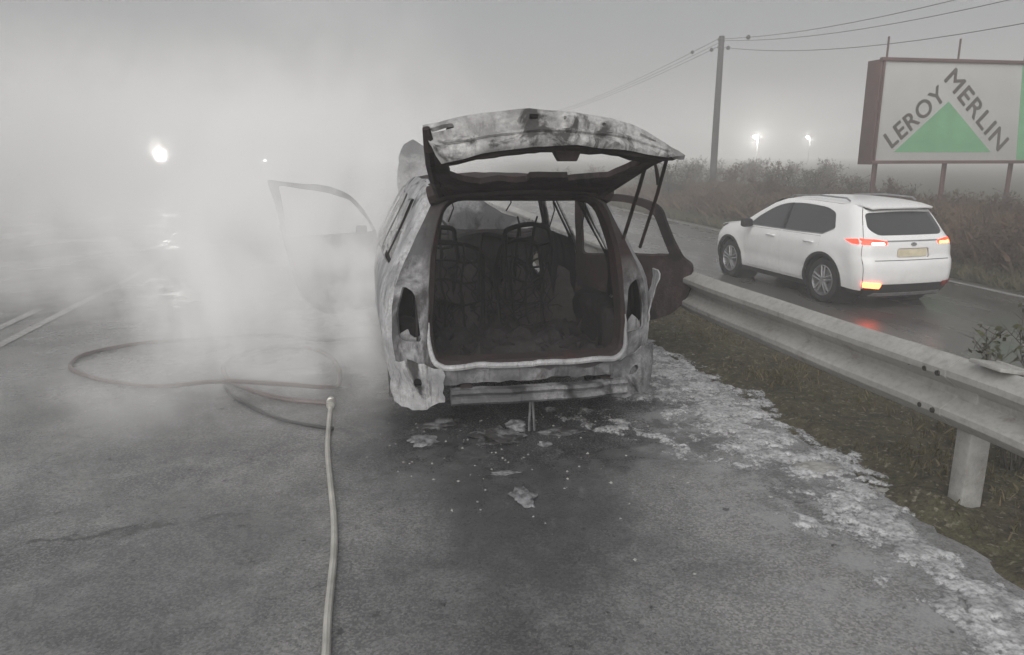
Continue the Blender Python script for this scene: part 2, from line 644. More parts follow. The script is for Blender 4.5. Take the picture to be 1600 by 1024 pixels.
sheet('bank', frange(10.7, 22, 56), frange(4, 60, 150), bank_z, M['soil'])


def paint_material():
    m = Mat('worn_road_paint')
    f = m.noise(26, 5, 0.7)
    w = m.noise(5, 4)
    m.set(color=m.mix(m.rng(m.math('ADD', f, m.math('MULTIPLY', w, 0.5)), 0.55, 0.95), (0.46, 0.455, 0.44), (0.19, 0.19, 0.187)), rough=0.5)
    return m.m


M['paint'] = paint_material()


def strip(name, x, w, y0, y1, z=0.004):
    ys = frange(y0, y1, 30)
    o = sheet(name, [x - w / 2, x + w / 2], ys, lambda a, b: z, M['paint'])
    return o


strip('road_marking', -3.28, 0.10, 1.0, 140)
for y0_ in (5.6, 14.6, 23.6, 32.6):
    strip('road_marking', -3.60, 0.10, y0_, y0_ + 3.0)
strip('road_marking', -15.3, 0.18, 5, 160)
strip('road_marking', 10.45, 0.12, -5, 90, LOW + 0.004)


# ------------------------------------------------------------------ fire foam on the tarmac
def foam_material():
    m = Mat('dirty_fire_foam')
    a = m.noise(7, 5, 0.65)
    b = m.noise(45, 4, 0.7)
    c = m.mix(m.rng(a, 0.32, 0.62), (0.32, 0.32, 0.325), (0.70, 0.70, 0.71))
    c = m.mix(m.rng(b, 0.42, 0.70, 0, 0.8), c, (0.09, 0.09, 0.09))
    z = m.sep()[2]
    e = m.math('ADD', z, m.math('MULTIPLY', m.math('SUBTRACT', m.noise(48, 8, 0.80), 0.5), 0.060))
    m.set(color=c, rough=0.7, spec=0.3, alpha=m.rng(e, -0.0030, 0.0080, 0, 0.95))
    m.bump(b, 0.6, 0.012)
    return m.m


M['foam'] = foam_material()
M['slab'] = plain('pale_grimy_debris', (0.30, 0.295, 0.28), 0.7, var=0.45, scale=14, bump=0.4)


def foam_sheet():
    x0, x1, y0, y1 = 0.9, 2.75, 1.2, 6.2
    nx, ny = 190, 480
    v = []
    for j in range(ny + 1):
        y = y0 + (y1 - y0) * j / ny
        for i in range(nx + 1):
            x = x0 + (x1 - x0) * i / nx
            ctr = lerp_tab([(1.2, 2.10), (2.2, 2.20), (3.0, 2.20), (3.6, 2.18), (4.2, 2.20), (5.2, 2.25), (6.2, 2.25)], y)
            hw = lerp_tab([(1.2, 0.34), (2.3, 0.30), (3.0, 0.38), (3.8, 0.54), (4.6, 0.54), (5.4, 0.42), (6.2, 0.15)], y)
            d = abs(x - ctr) / hw
            if x > ctr:
                d *= 1.25
            p = Vector((x, y, 0))
            n = 0.55 * noise.fractal(Vector((x * 2.6, y * 2.0, 3)), 1.0, 2.0, 3)
            hf = noise.fractal(Vector((x * 7, y * 6, 1)), 0.7, 2.0, 6)
            pits = noise.noise(Vector((x * 17, y * 15, 9)))
            t = 0.62 - 0.85 * d + n + 0.75 * hf
            ax = 1.35 + (4.35 - y) * 0.55
            if 3.2 < y < 4.5:
                t = max(t, 0.10 - abs(x - ax) / 0.22 * 0.5 + n + 0.75 * hf)
            if pits > 0.28:
                t -= (pits - 0.28) * 2.6
            h = max(-0.010, min(0.016, t * 0.022))
            v.append((x, y, h + 0.0005))
    f = []
    for j in range(ny):
        for i in range(nx):
            q = (j * (nx + 1) + i, j * (nx + 1) + i + 1, (j + 1) * (nx + 1) + i + 1, (j + 1) * (nx + 1) + i)
            if max(v[k][2] for k in q) > 0.0:
                f.append(q)
    o = py_obj('fire_foam', v, f, M['foam'], None, True, 80)
    tag(o, 'patchy dirty white foam residue along the road edge beside the guardrail', 'foam', kind='stuff')


foam_sheet()

# ------------------------------------------------------------------ guardrail
def galv_material():
    m = Mat('weathered_galvanised_steel')
    a = m.noise(3, 6, 0.6, vec=m.vscale((1, 0.5, 2)))
    b = m.noise(30, 5, 0.7)
    c = m.mix(m.rng(a, 0.3, 0.7), (0.36, 0.355, 0.34), (0.50, 0.495, 0.475))
    c = m.mix(m.rng(b, 0.45, 0.8, 0, 0.6), c, (0.22, 0.21, 0.19))
    c = m.mix(m.rng(m.noise(6, 8, 0.72, vec=m.vscale((1, 1.0, 0.5), (2, 0, 1))), 0.54, 0.70, 0, 0.5), c, (0.17, 0.155, 0.135))
    c = m.mix(m.rng(m.noise(5, 6, 0.7, vec=m.vscale((1, 1, 1), (4, 4, 4))), 0.60, 0.72, 0, 0.7), c, (0.17, 0.11, 0.07))
    m.set(color=c, rough=0.6, metal=0.25, spec=0.35)
    m.bump(b, 0.15, 0.006)
    return m.m


M['galv'] = galv_material()
M['bolt'] = plain('dark_bolt', (0.06, 0.055, 0.05), 0.6, 0.4)


def rail_x(y):
    return lerp_tab([(-3, 2.66), (2.5, 2.62), (3.6, 2.56), (5.1, 2.48), (8, 2.46), (60, 2.46)], y)


def rail_beam(name, y0, y1, parent, off=0.0):
    prof = [(0.010, .716), (0.004, .729), (-0.006, .731), (-0.076, .686), (-0.084, .676), (-0.084, .648), (-0.078, .640), (-0.006, .590), (0.0, .582), (0.0, .552), (-0.006, .544), (-0.076, .502),
            (-0.084, .492), (-0.084, .464), (-0.078, .456), (-0.020, .410), (-0.012, .404), (-0.004, .412)]
    ys = frange(y0, y1, max(4, int((y1 - y0) / 0.2)))
    bm = bmesh.new()
    rows = []
    for y in ys:
        w = 0.006 * noise.noise(Vector((y * 0.9, 1, 0)))
        rows.append([bm.verts.new((rail_x(y) + px + off + w, y, pz + w)) for px, pz in prof])
    for a, b in zip(rows, rows[1:]):
        for k in range(len(prof) - 1):
            bm.faces.new((a[k], b[k], b[k + 1], a[k + 1]))
    bm.normal_update()
    bmesh.ops.solidify(bm, geom=bm.faces[:], thickness=0.004)
    return bm_obj(name, bm, M['galv'], parent, True, 20)


gr = empty('guardrail', (0, 0, 0))
tag(gr, 'grey steel crash barrier rail on posts beside the burnt car', 'guardrail')
posts = [-1.2, 2.76, 6.76, 10.76, 14.76, 18.76, 22.76, 26.76, 30.76, 34.76]
edges_y = [-3, 2.95, 6.95, 10.95, 14.95, 22.95, 38]
for i, (a, b) in enumerate(zip(edges_y, edges_y[1:])):
    rail_beam('rail_beam', a - 0.16, b + 0.16, gr, -0.005 * (i % 2))
for y in posts:
    x = rail_x(y)
    bm = bmesh.new()
    add_box(bm, (x + 0.085, y, 0.20), (0.115, 0.09, 1.0), None, 0.012)
    po = bm_obj('post', bm, M['galv'], gr)
    bm = bmesh.new()
    add_box(bm, (x + 0.02, y, 0.565), (0.05, 0.16, 0.26), None, 0.006)
    bm_obj('spacer_block', bm, M['galv'], gr)
    for dy in (-0.13, -0.05, 0.05, 0.30):
        for dz in (0.655, 0.475):
            bm = bmesh.new()
            add_lathe(bm, [(-0.010, 0.0), (-0.012, 0.012), (0, 0.015), (0.004, 0.015)], (x - 0.086, y + 0.2 + dy, dz), 8, 'X')
            bm_obj('bolt', bm, M['bolt'], gr)
# the bent cap plate standing up at the joint
bm = bmesh.new()
add_box(bm, (rail_x(2.62) - 0.01, 2.60, 0.745), (0.14, 0.17, 0.018), Matrix.Rotation(R(10), 3, 'Y'), 0.004)
add_box(bm, (rail_x(2.62) + 0.055, 2.60, 0.70), (0.014, 0.15, 0.10), None, 0.003)
bm_obj('cap_plate', bm, M['galv'], gr)

# ------------------------------------------------------------------ the burnt-out car
CAR = (0.85, 4.10, 0.0)
car = empty('burnt_car', CAR)
tag(car, 'burnt-out estate car shell with raised tailgate and doors open', 'car')

BW = [(0.15, 0.76), (0.30, 0.815), (0.45, 0.845), (0.62, 0.862), (0.78, 0.858), (0.90, 0.835), (0.97, 0.80), (1.10, 0.735), (1.25, 0.665), (1.38, 0.60), (1.44, 0.555), (1.49, 0.47)]
BY0 = [(0.15, 0.03), (0.45, 0.0), (0.75, 0.0), (0.95, 0.03), (1.10, 0.065), (1.30, 0.12), (1.40, 0.16), (1.48, 0.24)]
BRR = 0.16


def warp(p, amp=0.010, sc=3.0):
    v = Vector(p)
    n = noise.noise_vector(v * sc)
    n2 = noise.noise_vector(v * sc * 3.3 + Vector((5, 1, 2)))
    return v + n * amp * 1.25 + n2 * amp * 0.32


def b_w(z):
    return smooth_tab(BW, z, 0.03)


def b_y0(z):
    return smooth_tab(BY0, z, 0.03) + 0.05


def b_side(sgn, off=0.0):
    def f(y, z):
        w = b_w(z)
        d = y - b_y0(z)
        if d < 1.1:
            w -= 0.045 * (1 - max(d, 0) / 1.1) ** 2
        if y > 2.6:
            w -= 0.10 * ((y - 2.6) / 1.5) ** 2
        if d < BRR:
            t = min(1, max(0, 1 - d / BRR))
            w -= BRR * (1 - math.sqrt(max(0, 1 - t * t)))
        return warp((sgn * (w - off), y, z))
    return f


def b_edge_w(z):
    return b_w(z) - 0.045 * 0.9


def b_rear(x, z):
    w = b_edge_w(z)
    y = b_y0(z) - 0.05 * (1 - min(1, (x / w) ** 2))
    e = abs(x) - (w - BRR)
    if e > 0:
        e = min(1, e / BRR)
        y += BRR * (1 - math.sqrt(max(0, 1 - e * e)))
    return warp((x, y, z))


def arc(cx, cz, r, a0, a1, n=12):
    return [(cx + r * math.cos(R(a0 + (a1 - a0) * i / n)), cz + r * math.sin(R(a0 + (a1 - a0) * i / n))) for i in range(n + 1)]


CUT = BRR * 0.293


def car_side_outline():
    zs = frange(0.30, 1.44, 12)
    rear = [(b_y0(z) + CUT, z) for z in reversed(zs)]
    bot = rear[-1]
    pts = rear + [(0.45, 0.30)] + arc(0.85, 0.30, 0.36, 178, 2) + [(1.25, 0.22), (2.95, 0.22)] + arc(3.35, 0.30, 0.36, 178, 2) + [(3.75, 0.25), (4.08, 0.28), (4.1, 0.6), (4.02, 0.80),
           (3.2, 0.93), (2.9, 0.99), (2.45, 1.30), (2.2, 1.41), (1.6, 1.47), (0.8, 1.47)]
    return pts


def build_burnt_shell():
    q_win = round_poly([(0.42, 0.98), (0.98, 0.97), (1.0, 1.34), (0.62, 1.36)], [0.05, 0.03, 0.03, 0.09])
    r_win = round_poly([(1.10, 0.96), (1.86, 0.94), (1.86, 1.36), (1.10, 1.36)], 0.05)
    f_win = round_poly([(1.97, 0.94), (2.80, 0.93), (2.40, 1.25), (2.20, 1.35), (1.97, 1.37)], 0.05)
    f_door = round_poly([(1.96, 0.32), (2.98, 0.32), (3.0, 0.80), (2.86, 0.95), (2.42, 1.28), (2.22, 1.37), (1.94, 1.40)], 0.06)
    r_door = round_poly([(1.22, 0.30), (1.88, 0.30), (1.90, 1.40), (1.14, 1.40), (1.02, 1.0), (1.02, 0.72)], 0.07)
    for sgn, holes, nm in ((-1, [q_win, r_win, f_door], 'left'), (1, [q_win, r_door, f_win], 'right')):
        panel('body_side', car_side_outline(), holes, b_side(sgn), 0.012, M['ash'], car, 0.07, (0, 1.8, 0.7))
        panel('inner_lining', car_side_outline()[10:] + car_side_outline()[:10], holes, b_side(sgn, 0.035), 0.006, M['soot'], car, 0.09, (0, 1.8, 0.7))
    # pillar between the closed-side windows keeps its sheet; rear ring round the opening
    zs = frange(0.33, 1.44, 12)
    outer = [(b_edge_w(z) - CUT, z) for z in zs] + [(-(b_edge_w(z) - CUT), z) for z in reversed(zs)]
    hole = round_poly([(-0.545, 0.44), (0.60, 0.44), (0.615, 0.62), (0.575, 1.10), (0.50, 1.385), (-0.46, 1.395), (-0.53, 1.10), (-0.57, 0.62)], [0.11, 0.11, 0.05, 0.05, 0.12, 0.12, 0.05, 0.05])
    tl = [round_poly([(s * 0.610, 0.58), (s * 0.735, 0.60), (s * 0.745, 0.76), (s * 0.70, 0.91), (s * 0.635, 0.87)], 0.03) for s in (-1, 1)]
    panel('rear_frame', outer, [hole] + tl, b_rear, 0.014, M['rear'], car, 0.045, (0, 1.8, 0.7))
    # inner flange of the opening, turned inwards
    bm = bmesh.new()
    lp = resample(hole, 0.04)
    c = Vector((0.01, 0.92))
    r0, r1, r2 = [], [], []
    for x, z in lp:
        p = b_rear(x, z)
        q = Vector((x, z))
        i1 = c + (q - c) * 0.965
        i2 = c + (q - c) * 0.94
        r0.append(bm.verts.new(p + Vector((0, -0.006, 0))))
        r1.append(bm.verts.new((i1.x, p.y + 0.012, i1.y)))
        r2.append(bm.verts.new((i2.x, p.y + 0.10, i2.y)))
    n = len(lp)
    for a, b in ((r0, r1), (r1, r2)):
        for k in range(n):
            bm.faces.new((a[k], a[(k + 1) % n], b[(k + 1) % n], b[k]))
    bm.normal_update()
    bmesh.ops.solidify(bm, geom=bm.faces[:], thickness=0.008)
    bm_obj('opening_flange', bm, M['rust'], car)
    # bottom lip, ash-white, following the lower half of the opening
    lowpts = sorted([p for p in lp if p[1] < 0.72], key=lambda p: math.atan2(p[1] - 0.9, p[0] - 0.01))
    bm = bmesh.new()
    nn = len(lowpts)
    add_tube(bm, [warp(b_rear(x, z) + Vector((0, -0.012, -0.008)), 0.010, 9) for x, z in lowpts], [0.004 + 0.014 * min(1, 5 * min(k, nn - 1 - k) / nn) for k in range(nn)], 8)
    bm_obj('sill_lip', bm, M['ash'], car)
    # tail lamp cavities: dark open boxes behind the holes
    for s in (-1, 1):
        bm = bmesh.new()
        add_box(bm, (s * 0.69, 0.30, 0.75), (0.10, 0.02, 0.36))
        add_box(bm, (s * 0.63, 0.20, 0.75), (0.01, 0.20, 0.36))
        bm_obj('lamp_cavity', bm, M['soot'], car)
        def rem(a, z, s=s):
            return warp((s * (0.675 + a), 0.115, z), 0.03, 9)
        panel('lamp_remains', [(-0.05, 0.50), (0.05, 0.52), (0.055, 0.61), (0.01, 0.66), (-0.03, 0.60), (-0.055, 0.62)], [], rem, 0.01, M['ash'], car, 0.03, (0, 2, .6))
    # roof, sagged by the heat
    def roof(x, y):
        e = max(0, abs(x) - 0.36) / 0.2
        z = 1.505 - 0.035 * (x / 0.5) ** 2 - 0.03 * e * e - 0.05 * max(0, (y - 1.3)) ** 2 - 0.05 * max(0, 0.5 - y) ** 2
        z -= 0.05 * math.exp(-((x + 0.05) ** 2 / 0.06 + (y - 1.2) ** 2 / 0.3))
        return warp((x, y, z), 0.02, 3)
    panel('roof', round_poly([(-0.50, 0.26), (0.50, 0.26), (0.53, 1.2), (0.52, 2.2), (-0.52, 2.2), (-0.53, 1.2)], 0.06), [], roof, 0.010, M['rust'], car, 0.08, (0, 1.2, 0))
    # roof header over the opening
    bm = bmesh.new()
    add_tube(bm, [warp((x, 0.17 + 0.06 * (x / .5) ** 2, 1.445 - 0.035 * (x / .5) ** 4), 0.015, 5) for x in frange(-0.53, 0.55, 18)], 0.058, 8)
    bm_obj('roof_header', bm, M['rust'], car)
    # windscreen header, dash and bulkhead
    tube_obj('windscreen_header', [(-0.50, 2.22, 1.42), (0, 2.16, 1.46), (0.50, 2.22, 1.42)], 0.03, M['rust'], car)
    bm = bmesh.new()
    add_box(bm, (0, 3.02, 0.74), (1.36, 0.20, 0.36), None, 0.04)
    add_tube(bm, [(x, 2.90, 0.88 + 0.03 * math.sin(x * 9)) for x in frange(-0.66, 0.66, 12)], 0.035, 6)
    bm_obj('dashboard_frame', bm, M['soot'], car)
    # steering wheel (on the left)
    bm = bmesh.new()
    pts = [Vector((-0.36 + 0.18 * math.cos(a), 2.70 + 0.06 * math.sin(a), 0.92 + 0.17 * math.sin(a))) for a in [2 * math.pi * k / 24 for k in range(25)]]
    add_tube(bm, pts, 0.012, 6, False)
    add_tube(bm, [(-0.36, 2.70, 0.92), (-0.36, 2.95, 0.80)], 0.03, 8)
    add_tube(bm, [pts[0], (-0.36, 2.71, 0.92), pts[12]], 0.010, 6)
    bm_obj('steering_wheel', bm, M['soot'], car)
    # floor pan with charred heaps
    def flr(x, y):
        z = 0.36 + (0.03 if y < 1.05 else -0.06) + 0.13 * abs(noise.fractal(Vector((x * 5, y * 5, 0)), 0.8, 2.0, 5))
        return Vector((x, y, z))
    panel('floor_pan', [(-0.74, 0.10), (0.74, 0.10), (0.76, 3.0), (-0.76, 3.0)], [], flr, 0.01, M['soot'], car, 0.035, (0, 1.5, -2))
    for s in (-1, 1):
        bm = bmesh.new()
        add_box(bm, (s * 0.66, 0.66, 0.52), (0.18, 0.85, 0.34), None, 0.07)
        bmesh.ops.subdivide_edges(bm, edges=bm.edges[:], cuts=5, use_grid_fill=True)
        for v in bm.verts:
            v.co += noise.noise_vector(v.co * 6) * 0.045
        bm_obj('wheel_housing', bm, M['soot'], car)
    # front bay and bulkhead, hidden behind the cabin but closing the shell
    bm = bmesh.new()
    add_box(bm, (0, 3.15, 0.60), (1.4, 0.03, 0.62))
    bm_obj('bulkhead', bm, M['soot'], car)
    bm = bmesh.new()
    add_box(bm, (0, 3.62, 0.56), (0.62, 0.55, 0.42), None, 0.05)
    add_tube(bm, [(-0.3, 3.5, 0.8), (0, 3.6, 0.84), (0.3, 3.5, 0.8)], 0.05, 8)
    bm_obj('engine_block', bm, M['soot'], car)
    def front(x, z):
        return warp((x, 4.12 - 0.16 * (x / 0.75) ** 2 - 0.05 * abs(z - .55), z), 0.02, 3)
    panel('front_panel', round_poly([(-0.74, 0.24), (0.74, 0.24), (0.72, 0.76), (-0.72, 0.76)], 0.06), [round_poly([(-0.3, 0.5), (0.3, 0.5), (0.3, 0.66), (-0.3, 0.66)], 0.03)], front, 0.012, M['ash_dark'], car, 0.09, (0, 2, .5))


build_burnt_shell()


def build_burnt_rear():
    # bumper beam, corner plates and the panel below the sill
    def under(x, z):
        return warp((x, 0.03 - 0.03 * (1 - (x / .7) ** 2), z), 0.015, 5)
    panel('rear_valance', [(-0.70, 0.33)] + [(x, 0.33 + 0.014 * noise.noise(Vector((x * 15, 3, 1)))) for x in frange(-0.66, 0.68, 40)] + [(0.72, 0.33), (0.66, 0.425), (-0.62, 0.425)], [], under, 0.01, M['ash_dark'], car, 0.05, (0, 2, .4))
    bm = bmesh.new()
    pts = [(x, -0.035 - 0.035 * (1 - (x / .6) ** 2), 0.262) for x in frange(-0.46, 0.62, 16)]
    for i, (x, y, z) in enumerate(pts):
        pts[i] = warp((x, y, z), 0.010, 5)
    rows = []
    prof = [(0.05, 0.045), (-0.012, 0.045), (-0.030, 0.030), (-0.012, 0.008), (-0.012, -0.008), (-0.030, -0.028), (-0.012, -0.045), (0.05, -0.045)]
    for p in pts:
        rows.append([bm.verts.new(p + Vector((0, a, b))) for a, b in prof])
    for a, b in zip(rows, rows[1:]):
        for k in range(len(prof)):
            bm.faces.new((a[k], a[(k + 1) % len(prof)], b[(k + 1) % len(prof)], b[k]))
    bm.faces.new(rows[0])
    bm.faces.new(list(reversed(rows[-1])))
    bmesh.ops.recalc_face_normals(bm, faces=bm.faces[:])
    bm_obj('bumper_beam', bm, M['ash_dark'], car)
    for x in (-0.36, 0.50):
        box_obj('beam_bracket', (x, 0.04, 0.275), (0.07, 0.14, 0.08), M['rust'], car, 0.008)
    # left corner plate (pale) and right corner (crumpled)
    for s, mt in ((-1, M['ash']), (1, M['ash_dark'])):
        def corner(a, z, s=s):
            # a runs from the beam end round the corner
            x = 0.48 + 0.30 * min(1, a / 0.30)
            y = -0.005 + (0.22 * max(0, (a - 0.16) / 0.24) ** 1.6)
            return warp((s * x + (0.03 if s > 0 else 0.0), y, z), 0.035 if s > 0 else 0.022, 6)
        out = [(0.0, 0.22), (0.12, 0.19), (0.30, 0.21), (0.42, 0.24), (0.42, 0.40), (0.33, 0.47), (0.2, 0.49), (0.1, 0.43), (0.0, 0.41)]
        out = [(a + 0.018 * noise.noise(Vector((a * 40, z * 40, s * 3))), z + 0.016 * noise.noise(Vector((z * 33, a * 37, s * 5)))) for a, z in resample(out, 0.03)]
        panel('corner_plate', out, [[(p[0] * .025 + 0.16, p[1] * .028 + 0.335) for p in [(math.cos(k * .785), math.sin(k * .785)) for k in range(8)]]], corner, 0.008, mt, car, 0.035, (0, 1.5, 0.4))
    # right hand: hanging lamp-edge strip, pale
    def rs(a, z):
        return warp((0.80 + 0.03 * math.sin(z * 9), 0.10 + a, z), 0.03, 7)
    panel('torn_wing_edge', [(0, 0.46), (0.09, 0.43), (0.12, 0.56), (0.10, 0.70), (0.06, 0.94), (0.0, 0.94), (-0.01, 0.66)], [], rs, 0.008, M['ash'], car, 0.03, (0, .5, .6))
    # hanging exhaust hangers under the beam
    for x, dx in ((0.005, 0.02), (0.055, -0.015)):
        tube_obj('hanging_rod', [(x, 0.02, 0.27), (x + dx, 0.0, 0.18), (x + dx * .6, -0.01, 0.07), (x + 0.5 * dx, -0.02, 0.012)], 0.008, M['ash_dark'], car, 6)
    bm = bmesh.new()
    add_tube(bm, [(-0.35, 0.10, 0.22), (-0.32, 0.6, 0.24), (-0.2, 1.4, 0.25), (-0.05, 3.0, 0.26)], [0.03, 0.07, 0.03, 0.025], 10)
    bm_obj('exhaust_pipe', bm, M['rust'], car)
    rg = random.Random(12)
    for x in (-0.66, -0.58, -0.30, -0.22, 0.28, 0.66, 0.74):
        l_ = rg.uniform(0.06, 0.16)
        w_ = rg.uniform(0.012, 0.03)
        y_ = rg.uniform(0.0, 0.12)
        def sh(a, q, x=x, l_=l_, y_=y_):
            return warp((x + a, y_ + 0.02 * math.sin(q * 4), 0.27 - q * l_), 0.02, 11)
        panel('hanging_shred', [(-w_, 0), (w_, 0), (w_ * .7, .5), (w_ * .2, 1), (-w_ * .5, .7)], [], sh, 0.004, M['ash_dark'], car, 0.1)
    # dark underbody
    box_obj('underbody', (0, 1.9, 0.285), (1.36, 3.4, 0.05), M['soot'], car, 0.02)
    # wheels: bare rims on the road with charred tyre cores
    for s in (-1, 1):
        for y in (0.85, 3.35):
            bm = bmesh.new()
            w = s
            add_lathe(bm, [(s * 0.03, 0.02), (s * 0.03, 0.10), (s * 0.0, 0.16), (s * 0.075, 0.185), (s * 0.085, 0.20), (s * 0.07, 0.21), (-s * 0.08, 0.21), (-s * 0.09, 0.19)], (s * 0.715, y, 0.235), 28, 'X')
            bmesh.ops.recalc_face_normals(bm, faces=bm.faces[:])
            wh = bm_obj('wheel', bm, M['ash_dark'], car)
            bm = bmesh.new()
            add_lathe(bm, [(s * 0.08, 0.20), (s * 0.085, 0.225), (s * 0.05, 0.236), (-s * 0.06, 0.236), (-s * 0.09, 0.22), (-s * 0.085, 0.20)], (s * 0.715, y, 0.235), 28, 'X')
            bmesh.ops.recalc_face_normals(bm, faces=bm.faces[:])
            for v in bm.verts:
                v.co += noise.noise_vector(v.co * 14) * 0.008
            bm_obj('tyre_remains', bm, M['soot'], wh)


build_burnt_rear()


def build_burnt_seats():
    def frame_loop(x0, x1, z0, z1, y0, lean, rad, name, tilt=0.0):
        bm = bmesh.new()
        pts = [(x0, y0, z0), (x0 - .01, y0 + lean * .5, (z0 + z1) / 2), (x0, y0 + lean * .9, z1 - 0.08), (x0 + .06, y0 + lean, z1), (x1 - .06, y0 + lean, z1 + tilt), (x1, y0 + lean * .9, z1 - 0.08 + tilt), (x1 + .01, y0 + lean * .5, (z0 + z1) / 2), (x1, y0, z0)]
        add_tube(bm, [warp(p, 0.02, 4) for p in smooth_path(pts, 5)], rad, 6)
        for k in (0.3, 0.55, 0.8):
            z = z0 + (z1 - z0) * k
            add_tube(bm, [warp((x0 + (x1 - x0) * t, y0 + lean * k - 0.015, z + 0.02 * math.sin(t * 7)), 0.02, 5) for t in frange(0, 1, 6)], rad * 0.5, 5)
        for k in (0.3, 0.66):
            x = x0 + (x1 - x0) * k
            add_tube(bm, [warp((x, y0 + lean * t, z0 + (z1 - z0) * t), 0.03, 4) for t in frange(0, 1, 6)], rad * 0.6, 5)
        return bm_obj(name, bm, M['black'], car)
    # rear bench: two back frames in front of dark sheet backs
    frame_loop(-0.50, -0.10, 0.42, 1.00, 1.02, 0.16, 0.016, 'seat_frame', -0.02)
    frame_loop(0.02, 0.34, 0.42, 1.00, 1.02, 0.18, 0.016, 'seat_frame', 0.01)
    rg = random.Random(5)
    for x0, x1, top in ((-0.62, -0.02, 0.74), (-0.01, 0.62, 0.70)):
        def back(x, z):
            return warp((x, 1.12 + 0.28 * (z - 0.40), z), 0.035, 5)
        n = 14
        ragged = [(x0 + (x1 - x0) * k / n, top + rg.uniform(-0.13, 0.17) * (1 if 0 < k < n else .3)) for k in range(n, -1, -1)]
        holes = []
        for h_ in range(3 if x0 < -0.3 else 0):
            hx, hz, hr = x0 + 0.13 + 0.17 * h_ + rg.uniform(-.03, .03), 0.52 + rg.uniform(-.03, .04), rg.uniform(.035, .06)
            holes.append([(hx + hr * rg.uniform(.6, 1.2) * math.cos(a * .7), hz + hr * rg.uniform(.6, 1.2) * math.sin(a * .7)) for a in range(9)])
        panel('seat_back', [(x0, 0.38), (x1, 0.38)] + ragged, holes, back, 0.014, M['seat'], car, 0.045, (0, 3, .6))
    # bare springs and drooping wires left across the frames
    bm = bmesh.new()
    for k in range(16):
        xa, xb = rg.uniform(-.55, .5), rg.uniform(-.55, .5)
        za, zb = rg.uniform(.55, .98), rg.uniform(.42, .95)
        pts = [Vector((xa + (xb - xa) * t, 1.04 + rg.uniform(-.05, .08), za + (zb - za) * t - 0.16 * math.sin(math.pi * t))) + Vector((rg.gauss(0, .012), 0, rg.gauss(0, .012))) for t in frange(0, 1, 7)]
        add_tube(bm, pts, 0.004, 4)
    for k in range(9):
        xx = -0.46 + 0.105 * k
        pts = [Vector((xx + 0.018 * math.sin(q * 1.9) + 0.02 * math.sin(q * .3 + k), 1.05 + 0.012 * q * .5, 0.46 + 0.033 * q)) for q in range(15)]
        add_tube(bm, pts, 0.005, 4)
    tag(bm_obj('seat_springs', bm, M['black'], car), kind='stuff')
    # wires dangling from the roof header
    for x_, l_ in ((-0.40, 0.16), (-0.05, 0.10), (0.22, 0.20), (0.41, 0.26)):
        bm = bmesh.new()
        add_tube(bm, [Vector((x_, 0.32, 1.40)), Vector((x_ + .02, 0.33, 1.40 - l_ * .5)), Vector((x_ - .015, 0.31, 1.40 - l_))], 0.004, 4)
        bm_obj('dangling_wire', bm, M['black'], car)
    # headrest rods, bent
    for x, lean, h in ((-0.14, 0.04, 1.08), (-0.10, -0.05, 0.98), (0.05, 0.03, 1.07), (0.10, -0.06, 1.0), (0.0, -0.09, 0.94)):
        tube_obj('headrest_rod', [(x - 0.10 * (0.1 - lean), 1.0, 0.62), (x + lean * .3, 1.06, 0.85), (x + lean, 1.10, h)], 0.011, M['black'], car, 6)
    tube_obj('seat_bar', [(-0.58, 1.16, 1.02), (-0.44, 1.2, 1.03), (-0.30, 1.22, 1.02), (-0.30, 1.22, 0.97)], 0.008, M['rust'], car, 6)
    # front seats, bare frames
    frame_loop(-0.58, -0.20, 0.35, 1.05, 1.95, -0.10, 0.02, 'front_seat_frame')
    frame_loop(0.20, 0.58, 0.35, 1.05, 1.95, -0.10, 0.02, 'front_seat_frame')
    for x in (-0.39, 0.39):
        def fb(a, z, x=x):
            return warp((x + a, 1.98 - 0.12 * (z - 0.35), z), 0.03, 4)
        panel('front_seat_back', [(-0.19, 0.36), (0.19, 0.36), (0.18, 0.70), (0.12, 0.62), (0.06, 0.78), (-0.02, 0.66), (-0.1, 0.74), (-0.18, 0.60)], [], fb, 0.03, M['soot'], car, 0.08)
        box_obj('front_seat_base', (x, 2.2, 0.42), (0.42, 0.45, 0.12), M['soot'], car, 0.03)
        for dx in (-0.06, 0.05):
            tube_obj('headrest_rod', [(x + dx, 1.86, 0.98), (x + dx * 1.1, 1.85, 1.06), (x + dx * 1.5, 1.83, 1.14)], 0.008, M['black'], car, 6)


build_burnt_seats()


def W2L(x, y, z):
    return Vector((x - CAR[0], y - CAR[1], z))


